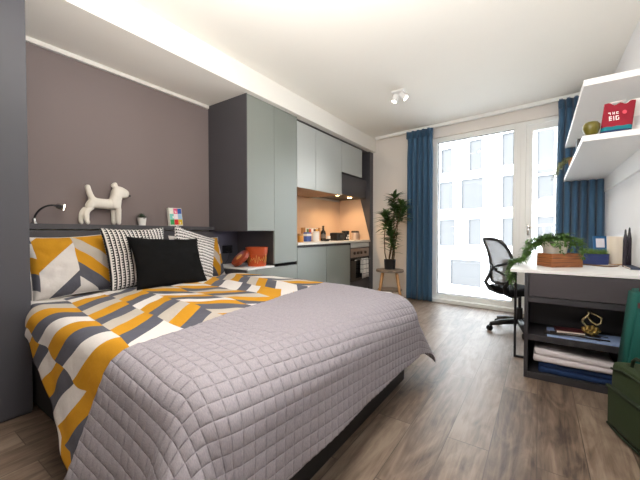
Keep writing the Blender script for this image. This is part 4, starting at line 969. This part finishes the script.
# ---------------------------------------------------------------- office chair (local: faces +x)
c = Vector((-.17, 4.02, 0)); t = thing('office_chair', 'black office chair with a mesh back pulled up to the desk', 'chair', c)
TO = Matrix.Translation(c) @ Matrix.Rotation(math.radians(34), 4, 'Z')
def tb(bm, pts, r, seg=8): return tube(bm, [TO @ Vector(p) for p in pts], r, seg)
for k in range(5):
    a = k * 2 * PI / 5 + .55; d = Vector((math.cos(a), math.sin(a), 0))
    lg = obj('base_leg', tb(B(), [d * .03 + Vector((0, 0, .105)), d * .18 + Vector((0, 0, .095)), d * .30 + Vector((0, 0, .072))], [.032, .028, .02], 10), M['black'], t, True)
    p = TO @ (d * .305 + Vector((0, 0, .029))); ax = Matrix.Rotation(a + .9, 4, 'Z') @ Matrix.Rotation(PI / 2, 4, 'X')
    bm = B()
    for o_ in (-.018, .008): lathe(bm, [(0, o_), (.024, o_), (.029, o_ + .002), (.029, o_ + .010), (.024, o_ + .012), (0, o_ + .012)], p, 18, ax)
    tube(bm, [p, p + Vector((0, 0, .045))], .008, 8); obj('caster', bm, M['black'], lg, 'auto')
bm = B(); tb(bm, [(0, 0, .08), (0, 0, .25)], .028, 16); tb(bm, [(0, 0, .25), (0, 0, .39)], .016, 14); obj('gas_column', bm, M['black'], t, 'auto')
bm = B(); bx(bm, -.22, .24, -.23, .23, .41, .475, bev=.028); bmesh.ops.subdivide_edges(bm, edges=bm.edges[:], cuts=2, use_grid_fill=True)
for v in bm.verts: v.co.z -= .03 * max(0, (v.co.x - .1) / .14) ** 2
bmesh.ops.transform(bm, matrix=TO, verts=bm.verts[:]); obj('seat', bm, M['blackv'], t, True)
bm = B(); bx(bm, -.12, .12, -.08, .08, .385, .412, bev=.008, mtx=TO); obj('seat_mechanism', bm, M['black'], t)
def backp(s, z):                                   # back surface: s across -1..1, z height
    kz = (z - .52) / .47; wd = .185 + .035 * math.sin(PI * min(1, max(0, kz)) ** .8)
    x = -.235 - .10 * kz + .05 * math.sin(PI * kz) - .05 * (1 - abs(s) ** 2) + .03
    return Vector((x, s * wd, z))
bm = B(); ring = []
for k in range(41):
    a = 2 * PI * k / 40; cs, sn = math.cos(a), math.sin(a); s = math.copysign(abs(cs) ** .45, cs); zz = .755 + .235 * math.copysign(abs(sn) ** .45, sn); ring.append(TO @ backp(s, zz))
tube(bm, ring, .0165, 10, cap=False); obj('back_frame', bm, M['black'], t, True)
bm = B(); rows = []
for i in range(15):
    z = .525 + .46 * i / 14; rows.append([bm.verts.new(TO @ backp(-1 + 2 * j / 12, z)) for j in range(13)])
for a, b in zip(rows, rows[1:]):
    for j in range(12): bm.faces.new((a[j], a[j + 1], b[j + 1], b[j]))
obj('back_mesh', bm, M['mesh'], t, True)
bm = B()
for sgn in (1, -1):
    tb(bm, [backp(sgn * .98, .76) + Vector((-.015, 0, 0)), backp(sgn * .5, .72) + Vector((-.03, 0, 0)), backp(0, .69) + Vector((-.04, 0, 0)), backp(-sgn * .3, .66) + Vector((-.045, 0, 0))], .012, 8)
    tb(bm, [backp(sgn * .95, .60) + Vector((-.015, 0, 0)), backp(sgn * .4, .64) + Vector((-.035, 0, 0)), backp(0, .67) + Vector((-.042, 0, 0))], .012, 8)
obj('lumbar_support', bm, M['black'], t, True)
for sgn in (1, -1):
    bm = tb(B(), [backp(sgn, .66), backp(sgn, .58) + Vector((-.02, 0, 0)), Vector((-.27, sgn * .19, .50)), Vector((-.24, sgn * .16, .43)), Vector((-.16, sgn * .11, .395)), Vector((-.05, sgn * .06, .39))], [.016, .019, .021, .022, .022, .02], 10); obj('back_stay', bm, M['black'], t, True)

# ---------------------------------------------------------------- light
w = bpy.data.worlds.new('sky'); SC.world = w; w.use_nodes = True; nt = w.node_tree
bg = nt.nodes['Background']; bg.inputs[0].default_value = (.80, .90, 1., 1); bg.inputs[1].default_value = 12.5
def lamp(name, typ, loc, energy, color=(1, 1, 1), **kw):
    ld = bpy.data.lights.new(name, typ); ld.energy = energy; ld.color = color
    for k, v in kw.items(): setattr(ld, k, v)
    o = bpy.data.objects.new(name, ld); C.objects.link(o); o.location = loc; return o
s = lamp('sun', 'SUN', (0, -20, 30), 3., (1, .96, .9), angle=math.radians(1)); s.rotation_euler = (math.radians(48), 0, math.radians(14))
p = lamp('window_daylight_portal', 'AREA', WALL @ Vector(((L0 + L1) / 2, .16, 1.25)), 1, shape='RECTANGLE', size=L1 - L0, size_y=2.5)
p.data.cycles.is_portal = True; p.rotation_euler = (math.radians(-90), 0, -.10)
for y in (4.28, 4.68): lamp('hood_lamp_light', 'SPOT', (-2.62, y, 1.625), 9, (1, .66, .34), spot_size=math.radians(150), spot_blend=.6, shadow_soft_size=.03)
lamp('cupboard_lamp_light', 'AREA', (-2.62, 3.5, 1.60), 1.2, (1, .72, .45), shape='RECTANGLE', size=.1, size_y=.7)
for (x, y, e) in ((-.7, .6, 18),):
    lamp('ceiling_fill_light', 'AREA', (x, y, ZC - .03), e, (1, .95, .88), shape='DISK', size=.7)  # soft fill added under the ceiling, no fixture belongs to it
b_ = lamp('bounce_fill_light', 'AREA', (-.7, .5, 1.7), 50, (1, .97, .93), shape='DISK', size=1.); b_.rotation_euler = (math.radians(146), 0, 0)  # added upturned fill disc that brightens the ceiling; no lamp stands there
lamp('niche_lamp_light', 'POINT', (-2.9, 2.42, .98), .12, (.8, .72, 1.), shadow_soft_size=.02)
for k, (dx, dr) in enumerate(((-.055, Vector((-.3, -.1, -1))), (.02, Vector((.75, .15, -.8))))):
    q = Vector((-1.33 + dx, 3.55, ZC - .055)) + dr.normalized() * .07; l = lamp('ceiling_spot_light', 'SPOT', q, 26, (1, .92, .8), spot_size=math.radians(105), spot_blend=.7, shadow_soft_size=.03); l.rotation_euler = dr.to_track_quat('-Z', 'Y').to_euler()

SC.view_settings.view_transform = 'Standard'; SC.view_settings.look = 'None'; SC.view_settings.gamma = 1.; SC.view_settings.use_curve_mapping = False
SC.view_settings.exposure = .5
SC.cycles.use_denoising = True; SC.cycles.max_bounces = 12; SC.cycles.diffuse_bounces = 6
SC.cycles.sample_clamp_indirect = 8.
